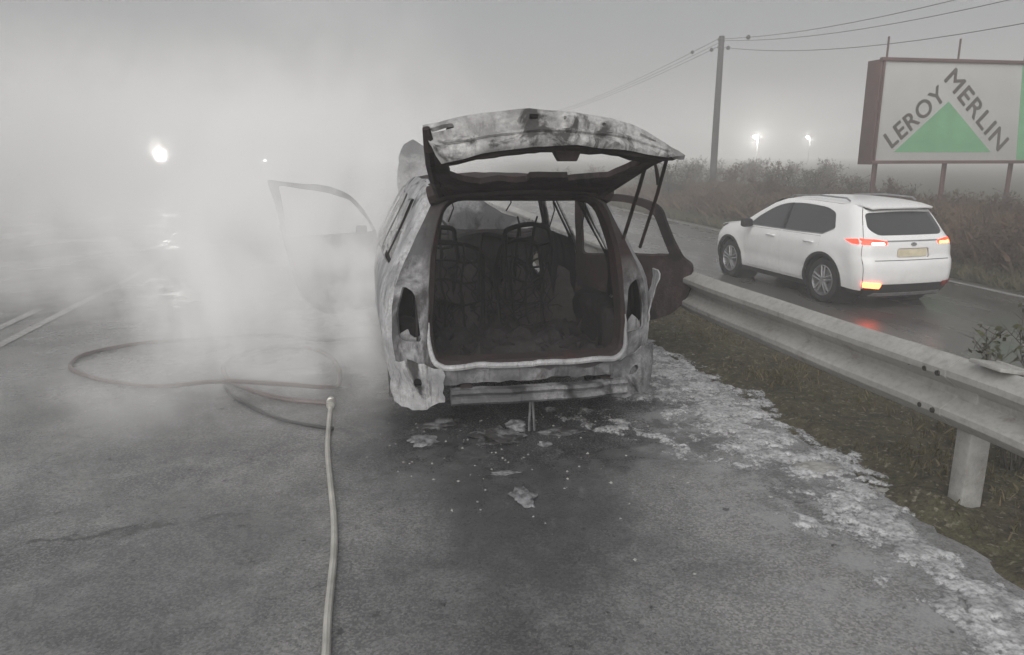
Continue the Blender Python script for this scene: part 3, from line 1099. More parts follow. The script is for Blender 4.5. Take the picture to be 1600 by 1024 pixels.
def build_tailgate():
    hinge = [(0.0, 0.36, 4.22, 1.405), (0.5, 0.83, 4.16, 1.44), (1.0, 1.30, 4.22, 1.405)]
    endc = [(0.0, 0.262, 3.42, 1.64), (0.12, 0.36, 3.40, 1.635), (0.3, 0.58, 3.37, 1.655), (0.5, 0.82, 3.36, 1.672), (0.75, 1.12, 3.37, 1.655), (1.0, 1.44, 3.42, 1.628)]

    def cur(tab, u):
        return Vector([smooth_tab([(t[0], t[k]) for t in tab], u, 0.08) for k in (1, 2, 3)])

    def G(u, v):
        a, b = cur(hinge, u), cur(endc, u)
        p = a.lerp(b, v)
        p.z -= 0.05 * math.sin(math.pi * v) * (0.4 + 0.6 * math.sin(math.pi * max(0, min(1, u))))
        return warp(W2L(*p), 0.012, 5)
    hole = [(0.09, 0.62), (0.14, 0.52), (0.24, 0.46), (0.33, 0.50), (0.40, 0.47), (0.46, 0.49), (0.47, 0.56), (0.56, 0.55), (0.66, 0.54), (0.67, 0.48), (0.75, 0.52), (0.84, 0.60), (0.885, 0.72), (0.90, 0.86), (0.80, 0.93),
            (0.66, 0.94), (0.5, 0.93), (0.3, 0.94), (0.14, 0.93), (0.08, 0.88)]
    out = round_poly([(0, 0), (1, 0), (1.0, 0.5), (1, 1), (0, 1), (0.0, 0.5)], 0.04)
    gate = panel('tailgate', out, [hole], G, 0.03, M['rust'], car, 0.055, W2L(0.8, 4.0, 5.0))
    gate['label'] = 'raised rusty tailgate with its window burnt out'

    # lower panel, bent, facing the camera: pale ash with slots
    top = [(0.231, 1.758), (0.338, 1.783), (0.509, 1.815), (0.711, 1.832), (0.918, 1.821), (1.1, 1.795), (1.287, 1.743), (1.384, 1.694), (1.483, 1.640)]
    bot = [(0.246, 1.704), (0.285, 1.625), (0.311, 1.590), (0.392, 1.612), (0.507, 1.636), (0.712, 1.666), (0.921, 1.672), (1.105, 1.655), (1.261, 1.634), (1.388, 1.615), (1.483, 1.628)]

    def band(x, z):
        zt, zb = smooth_tab(top, x, .05), smooth_tab(bot, x, .05)
        t = (z - zb) / max(0.02, zt - zb)
        y = 3.33 + 0.09 * ((x - 0.85) / 0.62) ** 2 + 0.07 * t * t - 0.012 * math.sin(t * 9.0)
        return warp(W2L(x, y, z), 0.006, 7)
    outline = top + list(reversed(bot))
    slots = [round_poly([(0.262, 1.742), (0.275, 1.725), (0.375, 1.747), (0.37, 1.767), (0.32, 1.762)], 0.006),
             round_poly([(0.705, 1.785), (0.745, 1.785), (0.745, 1.808), (0.705, 1.808)], 0.004),
             [(0.872 + 0.009 * math.cos(k * .785), 1.792 + 0.009 * math.sin(k * .785)) for k in range(8)],
             [(1.055 + 0.010 * math.cos(k * .785), 1.765 + 0.009 * math.sin(k * .785)) for k in range(8)],
             round_poly([(1.245, 1.715), (1.33, 1.69), (1.335, 1.697), (1.25, 1.728)], 0.004)]
    panel('lower_panel', outline, slots, band, 0.022, M['gate'], gate, 0.025, W2L(0.8, 5, 1.7))
    def backing(x, z):
        return band(x, z) + Vector((0, 0.055, 0))
    cxm, czm = 0.85, 1.72
    panel('panel_backing', [(cxm + (x - cxm) * 0.97, zz_ + (0.012 if (x, zz_) in bot else -0.014)) for x, zz_ in outline if 0.26 < x < 1.44], [], backing, 0.006, M['soot'], gate, 0.04, W2L(0.8, 5, 1.7))
    # raised rib along the panel
    bm = bmesh.new()
    add_tube(bm, [band(x, smooth_tab(bot, x, .05) * 0.55 + smooth_tab(top, x, .05) * 0.45) + Vector((0, -0.006, 0)) for x in frange(0.30, 1.40, 30)], 0.011, 6)
    bm_obj('panel_rib', bm, M['gate'], gate)
    # black inner edge strip below it
    def strip_(x, a):
        zb = smooth_tab(bot, x, .05)
        return warp(W2L(x, 3.36 + 0.09 * ((x - 0.85) / 0.62) ** 2 + a, zb - 0.012 - 0.12 * a), 0.012, 9)
    panel('inner_edge', [(0.30, 0), (1.45, 0), (1.43, 0.10), (1.0, 0.14), (0.6, 0.14), (0.32, 0.10)], [], strip_, 0.022, M['rust'], gate, 0.04, W2L(0.8, 3.4, 5))
    # hanging latch bracket
    bm = bmesh.new()
    bot4 = [(0.866, 1.612), (0.935, 1.612)]
    vs = []
    for y in (3.40, 3.46):
        for x, z in ((0.808, 1.685), (0.978, 1.685), (0.942, 1.600), (0.858, 1.600)):
            vs.append(bm.verts.new(W2L(x, y, z)))
    for f in ((0, 1, 2, 3), (7, 6, 5, 4), (0, 4, 5, 1), (1, 5, 6, 2), (2, 6, 7, 3), (3, 7, 4, 0)):
        bm.faces.new([vs[i] for i in f])
    bmesh.ops.recalc_face_normals(bm, faces=bm.faces[:])
    bmesh.ops.bevel(bm, geom=bm.edges[:], offset=0.004, segments=1, affect='EDGES')
    bm_obj('latch_bracket', bm, M['rust'], gate)
    # left side arm closing the gate's edge
    bm = bmesh.new()
    add_tube(bm, [W2L(*p) for p in ((0.245, 3.40, 1.745), (0.262, 3.45, 1.66), (0.29, 3.7, 1.58), (0.33, 4.0, 1.50), (0.37, 4.20, 1.42))], [0.018, 0.028, 0.032, 0.034, 0.03], 8)
    bm_obj('side_arm', bm, M['rust'], gate)
    bm = bmesh.new()
    add_tube(bm, [W2L(*p) for p in ((1.42, 3.45, 1.635), (1.38, 3.62, 1.595), (1.345, 3.85, 1.52), (1.30, 4.15, 1.42))], [0.020, 0.028, 0.032, 0.034], 8)
    bm_obj('side_arm', bm, M['rust'], gate)
    # hinges
    for x in (0.52, 1.16):
        box_obj('hinge', W2L(x, 4.24, 1.455), (0.06, 0.12, 0.03), M['rust'], gate, 0.006)
    # gas struts and the dangling strip on the right
    tube_obj('gas_strut', [W2L(1.405, 3.72, 1.60), W2L(1.415, 3.85, 1.45), W2L(1.43, 4.12, 1.15)], 0.011, M['rust'], car, 7)
    tube_obj('gas_strut', [W2L(1.46, 3.58, 1.625), W2L(1.50, 3.80, 1.42), W2L(1.535, 4.12, 1.10)], 0.010, M['rust'], car, 7)
    tube_obj('dangling_strip', [W2L(1.455, 3.75, 1.61), W2L(1.48, 3.77, 1.55), W2L(1.50, 3.78, 1.475)], [0.006, 0.010, 0.013], M['rust'], gate, 5)


build_tailgate()


def build_burnt_doors():
    def door(Hh, T, outline, win, z_off, mat, label, thick=0.05, bulge=0.05):
        Hh, T = Vector(Hh), Vector(T)
        d = (T - Hh).normalized()
        nrm = Vector((d.y, -d.x))

        def f(u, z):
            b = bulge * math.exp(-((z - 0.55) / 0.35) ** 2) + (-0.06 * max(0, z - 0.9))
            p = Hh + d * u + nrm * b * (1 if nrm.y > 0 else -1)
            return warp(W2L(p.x, p.y, z), 0.012, 4)
        o = panel('door', outline, [win], f, thick, mat, car, 0.06, W2L(Hh.x, Hh.y - 3, 0.6))
        o['label'] = label
        return o, Hh, d
    o, Hh, d = door((0.0, 6.92), (-0.87, 6.67), round_poly([(0.92, 1.42), (0.5, 1.375), (0.27, 1.33), (0.11, 1.17), (-0.02, 0.93), (-0.02, 0.24), (0.50, 0.20), (0.67, 0.34), (0.77, 0.65), (0.82, 0.91)], [.03, .1, .1, .1, .05, .08, .1, .1, .1, .1]),
                    round_poly([(0.84, 1.375), (0.44, 1.315), (0.22, 1.245), (0.08, 1.07), (0.0, 0.945), (0.785, 0.93)], [.03, .1, .06, .05, .03, .04]), 0, M['ash_dark'], 'left front door swung open into the smoke')
    p = Hh + d * 0.12
    box_obj('mirror_stub', W2L(p.x, p.y - 0.06, 0.97), (0.10, 0.08, 0.07), M['soot'], o, 0.015)
    o, Hh, d = door((1.66, 5.95), (2.42, 5.40), round_poly([(0.0, 1.36), (0.24, 1.33), (0.61, 1.29), (0.71, 1.23), (0.80, 1.03), (0.89, 0.84), (0.96, 0.80), (0.97, 0.60), (0.91, 0.46), (0.76, 0.33), (0.0, 0.28)], [.03, .1, .08, .05, .1, .05, .05, .1, .1, .1, .05]),
                    round_poly([(0.06, 1.29), (0.58, 1.235), (0.66, 1.18), (0.80, 0.86), (0.06, 0.84)], [.04, .06, .05, .04, .04]), 0, M['rust'], 'right rear door swung open towards the guardrail')
    # hood, sprung up and folded over to the left
    def hood(u, z):
        return warp((u - 0.60, 3.05 + 0.42 * (z - 0.9), z), 0.025, 3.5)
    h = panel('hood', [(-0.04, 0.95), (0.0, 1.36), (0.01, 1.61), (0.07, 1.75), (0.15, 1.80), (0.25, 1.72), (0.36, 1.55), (0.49, 1.36), (0.88, 1.16), (1.25, 0.98), (1.1, 0.92), (0.5, 0.92)], [], hood, 0.02, M['ash_dark'], car, 0.07)
    h['label'] = 'sprung bonnet standing up behind the roof'


build_burnt_doors()

# ------------------------------------------------------------------ white SUV on the far road
def car_paint(name, c):
    m = Mat(name)
    g = m.noise(5, 4, 0.6)
    z = m.sep()[2]
    dirt = m.math('MULTIPLY', m.rng(z, 0.25, 1.0, 1.3, 0.12), m.rng(m.noise(4, 8, 0.72), 0.32, 0.66))
    m.set(color=m.mix(m.math('MULTIPLY', dirt, 0.24), m.mix(g, tuple(x * .96 for x in c), c), (0.30, 0.28, 0.26)), rough=0.32, spec=0.5, coat=0.35)
    return m.m


M['white'] = car_paint('white_car_paint', (0.90, 0.90, 0.90))
M['glass_dark'] = Mat('tinted_glass').set(color=(0.05, 0.052, 0.055), rough=0.08, spec=0.9).m
M['blackp'] = plain('black_plastic', (0.03, 0.03, 0.031), 0.6, bump=0.1, scale=20)
M['silverp'] = plain('silver_trim', (0.35, 0.35, 0.36), 0.4, 0.5)
M['alloy'] = plain('alloy_wheel', (0.42, 0.42, 0.43), 0.38, 0.7)
M['tail'] = Mat('lit_tail_lamp').set(color=(0.45, 0.01, 0.008), rough=0.15, ecol=(1.0, 0.025, 0.012), estr=3.0).m
M['tail_amber'] = Mat('lit_amber_lamp').set(color=(0.6, 0.2, 0.02), rough=0.15, ecol=(1.0, 0.42, 0.06), estr=6.0).m
M['tail_white'] = Mat('lit_clear_lamp').set(color=(0.7, 0.7, 0.7), rough=0.15, ecol=(1.0, 0.9, 0.82), estr=2.2).m
M['fog_lamp'] = Mat('lit_rear_fog_lamp').set(color=(0.6, 0.05, 0.02), rough=0.15, ecol=(1.0, 0.09, 0.025), estr=9.0).m
M['reflector'] = Mat('unlit_red_reflector').set(color=(0.22, 0.015, 0.012), rough=0.2).m
M['plate'] = plain('number_plate', (0.60, 0.55, 0.42), 0.5, var=0.2, scale=9, ecol=(1.0, 0.72, 0.38), estr=0.03)  # faint emission stands in for lamp light falling on the plate
M['plate_ink'] = plain('plate_ink', (0.05, 0.045, 0.03), 0.6)

SW = [(0.18, 0.80), (0.30, 0.88), (0.45, 0.905), (0.62, 0.915), (0.80, 0.925), (0.93, 0.922), (1.02, 0.90), (1.08, 0.865), (1.20, 0.82), (1.35, 0.765), (1.48, 0.705), (1.55, 0.655), (1.60, 0.58)]
SY0 = [(0.18, 0.14), (0.30, 0.05), (0.45, 0.0), (0.62, 0.0), (0.74, 0.02), (0.78, 0.06), (0.92, 0.07), (1.04, 0.09), (1.10, 0.14), (1.30, 0.27), (1.46, 0.38), (1.55, 0.44), (1.60, 0.5)]
SY1 = [(0.18, 4.28), (0.35, 4.44), (0.55, 4.48), (0.75, 4.44), (0.90, 4.30), (1.0, 4.1)]
SRR, SRF, SBOW, SBOWF = 0.24, 0.36, 0.07, 0.14


def s_w(z):
    return smooth_tab(SW, z, 0.035)


def s_y0(z):
    return smooth_tab(SY0, z, 0.03)


def s_y1(z):
    return smooth_tab(SY1, z, 0.03)


def s_side(sgn, off=0.0):
    def f(y, z):
        w = s_w(z)
        d = y - (s_y0(z) + SBOW)
        if d < 1.2:
            w -= 0.05 * (1 - max(d, 0) / 1.2) ** 2
        e = s_y1(z) - SBOWF - y
        if e < 1.2:
            w -= 0.07 * (1 - max(e, 0) / 1.2) ** 2
        if d < SRR:
            t = min(1, max(0, 1 - d / SRR))
            w -= SRR * (1 - math.sqrt(max(0, 1 - t * t)))
        if z < 1.02 and e < SRF:
            t = min(1, max(0, 1 - e / SRF))
            w -= SRF * (1 - math.sqrt(max(0, 1 - t * t)))
        # flared arches
        for ay in (0.92, 3.58):
            r = math.hypot(y - ay, z - 0.36)
            w += 0.018 * math.exp(-((r - 0.44) / 0.07) ** 2)
        # character line low on the doors
        if 1.3 < y < 3.2:
            w -= 0.014 * math.exp(-((z - 0.52) / 0.07) ** 2)
        return Vector((sgn * (w + off), y, z))
    return f


def s_ew(z):
    return s_w(z) - 0.05 * 0.92


def s_rear(off=0.0):
    def f(x, z):
        w = s_ew(z)
        y = s_y0(z) + SBOW * min(1, (x / w) ** 2)
        e = abs(x) - (w - SRR)
        if e > 0:
            e = min(1, e / SRR)
            y += SRR * (1 - math.sqrt(max(0, 1 - e * e)))
        return Vector((x, y - off, z))
    return f


def s_front(off=0.0):
    def f(x, z):
        w = s_w(z) - 0.07 * 0.85
        y = s_y1(z) - SBOWF * min(1, (x / w) ** 2)
        e = abs(x) - (w - SRF)
        if e > 0:
            e = min(1, e / SRF)
            y -= SRF * (1 - math.sqrt(max(0, 1 - e * e)))
        return Vector((x, y + off, z))
    return f


def build_suv(loc, rz, paint, lights_front=False, name='suv', detail=True):
    t = empty(name, loc, rz)
    sc, fc = SRR * 0.293, SRF * 0.293
    zs = frange(0.30, 1.54, 16)
    rear = [(s_y0(z) + SBOW + sc, z) for z in reversed(zs)]
    zf = frange(0.24, 0.90, 8)
    front = [(s_y1(z) - SBOWF - fc, z) for z in zf]
    top = [(3.95, 0.985), (3.5, 1.035), (3.22, 1.06), (2.9, 1.25), (2.5, 1.46), (2.25, 1.545), (1.9, 1.585), (1.4, 1.585), (0.9, 1.565)]
    side = rear + [(0.50, 0.33)] + arc(0.92, 0.36, 0.41, 186, -6, 16) + [(1.36, 0.27), (3.14, 0.27)] + arc(3.58, 0.36, 0.41, 186, -6, 16) + [(4.02, 0.27)] + front + top
    dlo = round_poly([(0.80, 1.17), (1.02, 1.075), (1.6, 1.062), (3.02, 1.055), (2.80, 1.215), (2.42, 1.415), (2.15, 1.485), (1.7, 1.505), (1.15, 1.475), (0.92, 1.40)], [.04, .06, .1, .02, .1, .15, .15, .2, .12, .06])
    fd = round_poly([(2.05, 0.33), (3.05, 0.33), (3.10, 0.60), (3.08, 1.02), (2.04, 1.03)], [.06, .1, .1, .03, .03])
    rd = round_poly([(1.40, 0.33), (2.03, 0.33), (2.02, 1.03), (1.02, 1.04), (1.02, 0.86), (1.32, 0.62)], [.06, .06, .03, .04, .08, .12])

    def shrink(poly, k=0.006):
        cx, cz = sum(p[0] for p in poly) / len(poly), sum(p[1] for p in poly) / len(poly)
        return [(p[0] - k * (1 if p[0] > cx else -1), p[1] - k * (1 if p[1] > cz else -1)) for p in poly]
    for s in (-1, 1):
        panel('body_side', side, [dlo, fd, rd], s_side(s), 0.015, paint, t, 0.075, (0, 2.2, .8), 50)
        for dd, hx in ((fd, 2.18), (rd, 1.16)):
            o = panel('door', shrink(dd), [], s_side(s), 0.015, paint, t, 0.075, (0, 2.2, .8), 50)
            if detail:
                bm = bmesh.new()
                ps = [s_side(s, 0.03)(hx + k, 0.93 + .004 * math.sin(k * 15)) for k in frange(0, 0.2, 5)]
                add_tube(bm, [s_side(s, 0.0)(hx, 0.93)] + ps + [s_side(s, 0)(hx + .2, 0.93)], 0.013, 6)
                bm_obj('handle', bm, paint, o)
        g = panel('side_window', shrink(dlo, -0.004), [], s_side(s, -0.012), 0.006, M['glass_dark'], t, 0.09, (0, 2.2, .8), 50)
        # blacked pillar and window trim
        panel('window_pillar', [(1.98, 1.06), (2.08, 1.06), (2.06, 1.49), (2.0, 1.49)], [], s_side(s, -0.004), 0.006, M['blackp'], g, 0.08, (0, 2.2, .8))
        bm = bmesh.new()
        add_tube(bm, [s_side(s, 0.004)(a, b) for a, b in ((0.82, 1.165), (1.02, 1.072), (1.6, 1.060), (2.3, 1.057), (3.0, 1.053))], 0.008, 5)
        bm_obj('window_trim', bm, M['silverp'], t)
        # dark sill and arch cladding
        panel('sill_cladding', [(1.30, 0.20), (3.20, 0.20), (3.16, 0.285), (1.34, 0.285)], [], s_side(s, 0.006), 0.02, M['blackp'], t, 0.09, (0, 2.2, .8))
        for ay in (0.92, 3.58):
            ring = arc(ay, 0.36, 0.445, 190, -10, 20) + arc(ay, 0.36, 0.40, -10, 190, 20)
            panel('arch_trim', ring, [], s_side(s, 0.008), 0.02, M['blackp'], t, 0.06, (0, 2.2, .8))
            # dark wheel well
            bm = bmesh.new()
            add_lathe(bm, [(s * 0.86, 0.415), (s * 0.45, 0.415), (s * 0.45, 0.02)], (0, ay, 0.36), 28, 'X')
            bm_obj('wheel_well', bm, M['tyre'], t)
        # mirror
        bm = bmesh.new()
        add_box(bm, (s * 1.03, 2.86, 1.09), (0.22, 0.12, 0.15), Matrix.Rotation(R(-8 * s), 3, 'Z'), 0.045)
        add_tube(bm, [(s * 0.88, 2.90, 1.05), (s * 0.98, 2.88, 1.06)], 0.025, 6)
        bm_obj('mirror', bm, M['blackp'], t)
        # roof rail
        bm = bmesh.new()
        add_tube(bm, [(s * 0.61, 0.78, 1.585), (s * 0.615, 0.86, 1.625), (s * 0.625, 1.5, 1.64), (s * 0.615, 2.15, 1.605), (s * 0.61, 2.22, 1.565)], 0.014, 6)
        bm_obj('roof_rail', bm, M['silverp'], t)
        # wheels
        for ay in (0.92, 3.58):
            bm = bmesh.new()
            prof = [(s * 0.80, 0.235), (s * 0.875, 0.245), (s * 0.885, 0.30), (s * 0.87, 0.335), (s * 0.84, 0.35), (s * 0.72, 0.35), (s * 0.69, 0.33), (s * 0.68, 0.24)]
            add_lathe(bm, prof, (0, ay, 0.35), 36, 'X')
            bmesh.ops.recalc_face_normals(bm, faces=bm.faces[:])
            w = bm_obj('wheel', bm, M['tyre'], t)
            bm = bmesh.new()
            add_lathe(bm, [(s * 0.872, 0.243), (s * 0.878, 0.232), (s * 0.83, 0.215), (s * 0.74, 0.21)], (0, ay, 0.35), 36, 'X')
            for k in range(5):
                for dk in (-0.16, 0.16):
                    a = 2 * math.pi * k / 5 + 0.3
                    p0 = Vector((s * 0.858, ay + 0.045 * math.cos(a + dk * 3), 0.35 + 0.045 * math.sin(a + dk * 3)))
                    p1 = Vector((s * 0.868, ay + 0.225 * math.cos(a + dk), 0.35 + 0.225 * math.sin(a + dk)))
                    add_tube(bm, [p0, p0.lerp(p1, .5) + Vector((s * 0.006, 0, 0)), p1], [0.022, 0.017, 0.015], 6)
            add_lathe(bm, [(s * 0.872, 0.001), (s * 0.872, 0.05), (s * 0.85, 0.065), (s * 0.80, 0.07)], (0, ay, 0.35), 18, 'X')
            bm_obj('rim', bm, M['alloy'], w)
            bm = bmesh.new()
            add_lathe(bm, [(s * 0.775, 0.001), (s * 0.775, 0.17), (s * 0.765, 0.175)], (0, ay, 0.35), 24, 'X')
            bm_obj('brake_disc', bm, M['silverp'], w)
    # tail: bumper, gate, window
    def rr(z):
        return s_ew(z) - sc
    zr = frange(0.34, 1.50, 18)
    outer = [(rr(z), z) for z in zr] + [(-rr(z), z) for z in reversed(zr)]
    rwin = round_poly([(-0.56, 1.115), (0.56, 1.115), (0.665, 1.20), (0.60, 1.43), (0.0, 1.455), (-0.60, 1.43), (-0.665, 1.20)], [.12, .12, .08, .06, .3, .06, .08])
    tl = [round_poly([(s * 0.46, 0.975), (s * 0.80, 0.985), (s * 0.80, 1.07), (s * 0.62, 1.065), (s * 0.44, 1.035)], 0.02) for s in (-1, 1)]
    platehole = round_poly([(-0.30, 0.79), (0.30, 0.79), (0.28, 0.93), (-0.28, 0.93)], 0.03)
    lowr = [round_poly([(s * 0.56, 0.345), (s * 0.78, 0.36), (s * 0.80, 0.435), (s * 0.55, 0.42)], 0.02) for s in (-1, 1)]
    panel('rear_body', outer, [rwin, platehole] + tl, s_rear(), 0.015, paint, t, 0.05, (0, 2.2, .8), 50)
    panel('rear_window', shrink(rwin, -0.004), [], s_rear(-0.012), 0.006, M['glass_dark'], t, 0.07, (0, 2.2, .8), 50)
    panel('plate_recess', shrink(platehole, -0.004), [], s_rear(-0.03), 0.006, paint, t, 0.07, (0, 2.2, .8), 50)
    # brightwork strip between the lamps, gate seam
    panel('lamp_strip', [(-0.45, 1.028), (0.45, 1.028), (0.45, 1.046), (-0.45, 1.046)], [], s_rear(0.006), 0.008, M['silverp'], t, 0.06, (0, 2.2, .8))
    panel('gate_seam', [(-0.66, 0.752), (0.66, 0.752), (0.66, 0.762), (-0.66, 0.762)], [], s_rear(0.002), 0.004, M['blackp'], t, 0.06, (0, 2.2, .8))
    bm = bmesh.new()
    add_lathe(bm, [(-0.012, 0.0), (-0.012, 0.045), (0.01, 0.055)], (0, s_y0(0.985) - 0.002, 0.985), 20, 'Y')
    for v in bm.verts:
        v.co.z = 0.985 + (v.co.z - 0.985) * 0.55
    bm_obj('badge', bm, M['silverp'], t)
    pl_ = panel('number_plate', round_poly([(-0.26, 0.805), (0.26, 0.805), (0.26, 0.915), (-0.26, 0.915)], 0.01), [], s_rear(-0.012), 0.006, M['plate'], t, 0.08, (0, 2.2, .8))
    for s in (-1, 1):
        tlamp = panel('tail_lamp', shrink(tl[0] if s < 0 else tl[1], -0.003), [], s_rear(-0.004), 0.01, M['tail'], t, 0.04, (0, 2.2, .8))
        inner = round_poly([(s * 0.49, 0.985), (s * 0.70, 0.99), (s * 0.69, 1.022), (s * 0.50, 1.018)], 0.008)
        panel('lamp_bar', inner, [], s_rear(0.004), 0.006, M['tail_white'] if s < 0 else M['tail_amber'], tlamp, 0.04, (0, 2.2, .8))
        # wrap-round lamp tip on the flank
        panel('lamp_tip', round_poly([(0.24, 0.99), (0.34, 0.995), (0.52, 1.045), (0.30, 1.068)], 0.02), [], s_side(s, 0.004), 0.008, M['tail'], tlamp, 0.04, (0, 2.2, .8))
        panel('low_lamp', lowr[0] if s < 0 else lowr[1], [], s_rear(0.022), 0.01, M['fog_lamp'] if s < 0 else M['reflector'], t, 0.04, (0, 2.2, .8))
    # dark lower bumper and pale skid plate
    zl = frange(0.20, 0.405, 5)
    lo = [(rr(max(z, .25)) - 0.01, z) for z in zl] + [(-(rr(max(z, .25)) - 0.01), z) for z in reversed(zl)]
    panel('lower_bumper', lo, [], s_rear(0.008), 0.02, M['blackp'], t, 0.06, (0, 2.2, .8))
    panel('skid_plate', round_poly([(-0.66, 0.215), (0.66, 0.215), (0.60, 0.265), (-0.60, 0.265)], 0.02), [], s_rear(0.016), 0.012, M['silverp'], t, 0.06, (0, 2.2, .8))
    # roof with spoiler
    def roof(x, y):
        base = lerp_tab([(0.30, 1.505), (0.42, 1.555), (0.6, 1.590), (0.9, 1.615), (1.5, 1.635), (2.0, 1.622), (2.3, 1.58), (2.55, 1.52)], y)
        e = abs(x) / 0.62
        return Vector((x, y, base - 0.030 * e ** 2 - 0.028 * e ** 8))
    panel('roof', round_poly([(-0.56, 0.36), (-0.2, 0.31), (0.2, 0.31), (0.56, 0.36), (0.645, 0.9), (0.645, 1.9), (0.62, 2.36), (0.3, 2.44), (-0.3, 2.44), (-0.62, 2.36), (-0.645, 1.9), (-0.645, 0.9)], 0.05), [], roof, 0.02, paint, t, 0.09, (0, 1.5, 0), 50)
    panel('spoiler_lip', round_poly([(-0.54, 0.36), (0.54, 0.36), (0.58, 0.55), (-0.58, 0.55)], 0.05), [], lambda x, y: Vector((x, y + 0.01, 1.49 + 0.06 * (y - .26) - 0.02 * x * x)), 0.02, M['blackp'], t, 0.09, (0, 1.5, 0))
    # windscreen, hood, nose
    def ws(x, z):
        y = lerp_tab([(1.0, 3.34), (1.06, 3.24), (1.25, 2.92), (1.46, 2.56), (1.56, 2.36)], z) + 0.10 * (1 - (x / 0.8) ** 2)
        return Vector((x, y, z))
    panel('windscreen', [(-0.86, 1.04), (0.86, 1.04), (0.76, 1.30), (0.63, 1.54), (-0.63, 1.54), (-0.76, 1.30)], [], ws, 0.008, M['glass_dark'], t, 0.09, (0, 1.5, 0), 50)
    def hd(x, y):
        z = lerp_tab([(3.2, 1.075), (3.6, 1.045), (4.0, 0.985), (4.3, 0.90)], y) + 0.02 * (1 - (x / .85) ** 2)
        return Vector((x, y, z))
    panel('hood', round_poly([(-0.87, 3.2), (0.87, 3.2), (0.84, 3.8), (0.70, 4.2), (0.3, 4.34), (-0.3, 4.34), (-0.70, 4.2), (-0.84, 3.8)], .08), [], hd, 0.015, paint, t, 0.1, (0, 3.5, 0), 50)
    zz = frange(0.24, 0.90, 8)
    rf = [s_w(z) - 0.07 * 0.85 - fc for z in zz]
    fo = list(zip(rf, zz)) + [(-a, b) for a, b in reversed(list(zip(rf, zz)))]
    hl = [round_poly([(s * 0.50, 0.74), (s * 0.76, 0.76), (s * 0.74, 0.86), (s * 0.55, 0.83)], 0.02) for s in (-1, 1)]
    panel('nose', fo, [round_poly([(-0.42, 0.56), (0.42, 0.56), (0.45, 0.76), (-0.45, 0.76)], 0.04)] + hl, s_front(), 0.015, paint, t, 0.07, (0, 2, .6), 50)
    panel('grille', round_poly([(-0.42, 0.56), (0.42, 0.56), (0.45, 0.76), (-0.45, 0.76)], 0.04), [], s_front(-0.02), 0.01, M['blackp'], t, 0.1, (0, 2, .6))
    for h in hl:
        panel('headlight', h, [], s_front(-0.005), 0.01, M['headlamp'] if lights_front else M['silverp'], t, 0.05, (0, 2, .6))
    # dark cabin inside, so the panes do not look through
    bm = bmesh.new()
    add_box(bm, (0, 1.75, 0.68), (1.46, 2.6, 0.72), None, 0.05)
    for x in (-0.38, 0.38):
        add_box(bm, (x, 2.15, 1.10), (0.46, 0.14, 0.5), None, 0.05)
        add_box(bm, (x, 1.25, 1.06), (0.50, 0.14, 0.4), None, 0.05)
    add_box(bm, (0, 2.2, 0.30), (1.5, 3.9, 0.14), None, 0.03)
    bm_obj('cabin_interior', bm, M['blackp'], t)
    return t


M['headlamp'] = Mat('lit_headlamp').set(color=(0.8, 0.8, 0.8), rough=0.2, ecol=(1.0, 0.95, 0.85), estr=1800.0).m
suv = build_suv((7.86, 9.55, LOW + 0.004), R(5.0), M['white'])
tag(suv, 'white SUV driving away on the wet far road with red tail lamps lit', 'car')

M['grey_paint'] = car_paint('grey_car_paint', (0.30, 0.30, 0.31))
onc = build_suv((-15.04, 122.4, 0.004), R(180), M['grey_paint'], True, 'oncoming_car', False)
tag(onc, 'distant oncoming car seen only as two small headlights in the fog', 'car')

# ------------------------------------------------------------------ billboard
M['maroon'] = plain('maroon_frame_paint', (0.10, 0.052, 0.046), 0.6, var=0.25, scale=2, bump=0.1)
M['board'] = plain('board_white', (0.42, 0.42, 0.405), 0.55, var=0.06, scale=1.2)
M['board_green'] = plain('board_green', (0.15, 0.36, 0.19), 0.55, var=0.12, scale=2)
M['board_ink'] = plain('board_letters', (0.075, 0.065, 0.055), 0.6, var=0.15)

bb = empty('billboard', (13.82, 19.0, -0.3))
tag(bb, 'large white billboard with green triangle and dark lettering on maroon posts', 'billboard')


def BL(x, y, z):
    return Vector((x - 13.82, y - 19.0, z + 0.3))


BX1 = 21.6
box_obj('panel', BL((13.86 + BX1) / 2, 19.06, 2.80), (BX1 - 13.90, 0.06, 2.66), M['board'], bb, 0.004)
bm = bmesh.new()
add_box(bm, BL((13.82 + BX1) / 2, 19.04, 4.175), (BX1 - 13.80, 0.14, 0.09), None, 0.008)
fr = bm_obj('frame_rail', bm, M['maroon'], bb)
bm = bmesh.new()
add_box(bm, BL((13.82 + BX1) / 2, 19.04, 1.425), (BX1 - 13.80, 0.14, 0.09), None, 0.008)
bm_obj('frame_rail', bm, M['maroon'], bb)
bm = bmesh.new()
add_box(bm, BL(13.845, 19.33, 2.77), (0.05, 0.58, 2.82), None, 0.006)
bm_obj('side_panel', bm, M['maroon'], bb)
bm = bmesh.new()
add_box(bm, BL(13.90, 19.03, 2.80), (0.05, 0.10, 2.66), None, 0.006)
bm_obj('frame_stile', bm, M['maroon'], bb)
box_obj('rear_board', BL((13.86 + BX1) / 2, 19.55, 2.77), (BX1 - 13.95, 0.05, 2.70), M['maroon'], bb, 0.004)
for x in (13.99, 14.30, 16.24, 16.58, 18.46, 18.84, 20.7, 21.0):
    yb = 19.12 if x in (13.99, 16.24, 18.46, 20.7) else 19.45
    box_obj('post', BL(x, yb, 0.50), (0.065, 0.065, 1.90), M['maroon'], bb, 0.006)
for x in (14.16, 16.42, 18.6):
    bm = bmesh.new()
    add_tube(bm, [BL(x, 19.3, 4.1), BL(x, 19.3, 4.80)], 0.028, 6)
    bm_obj('top_rod', bm, M['maroon'], bb)


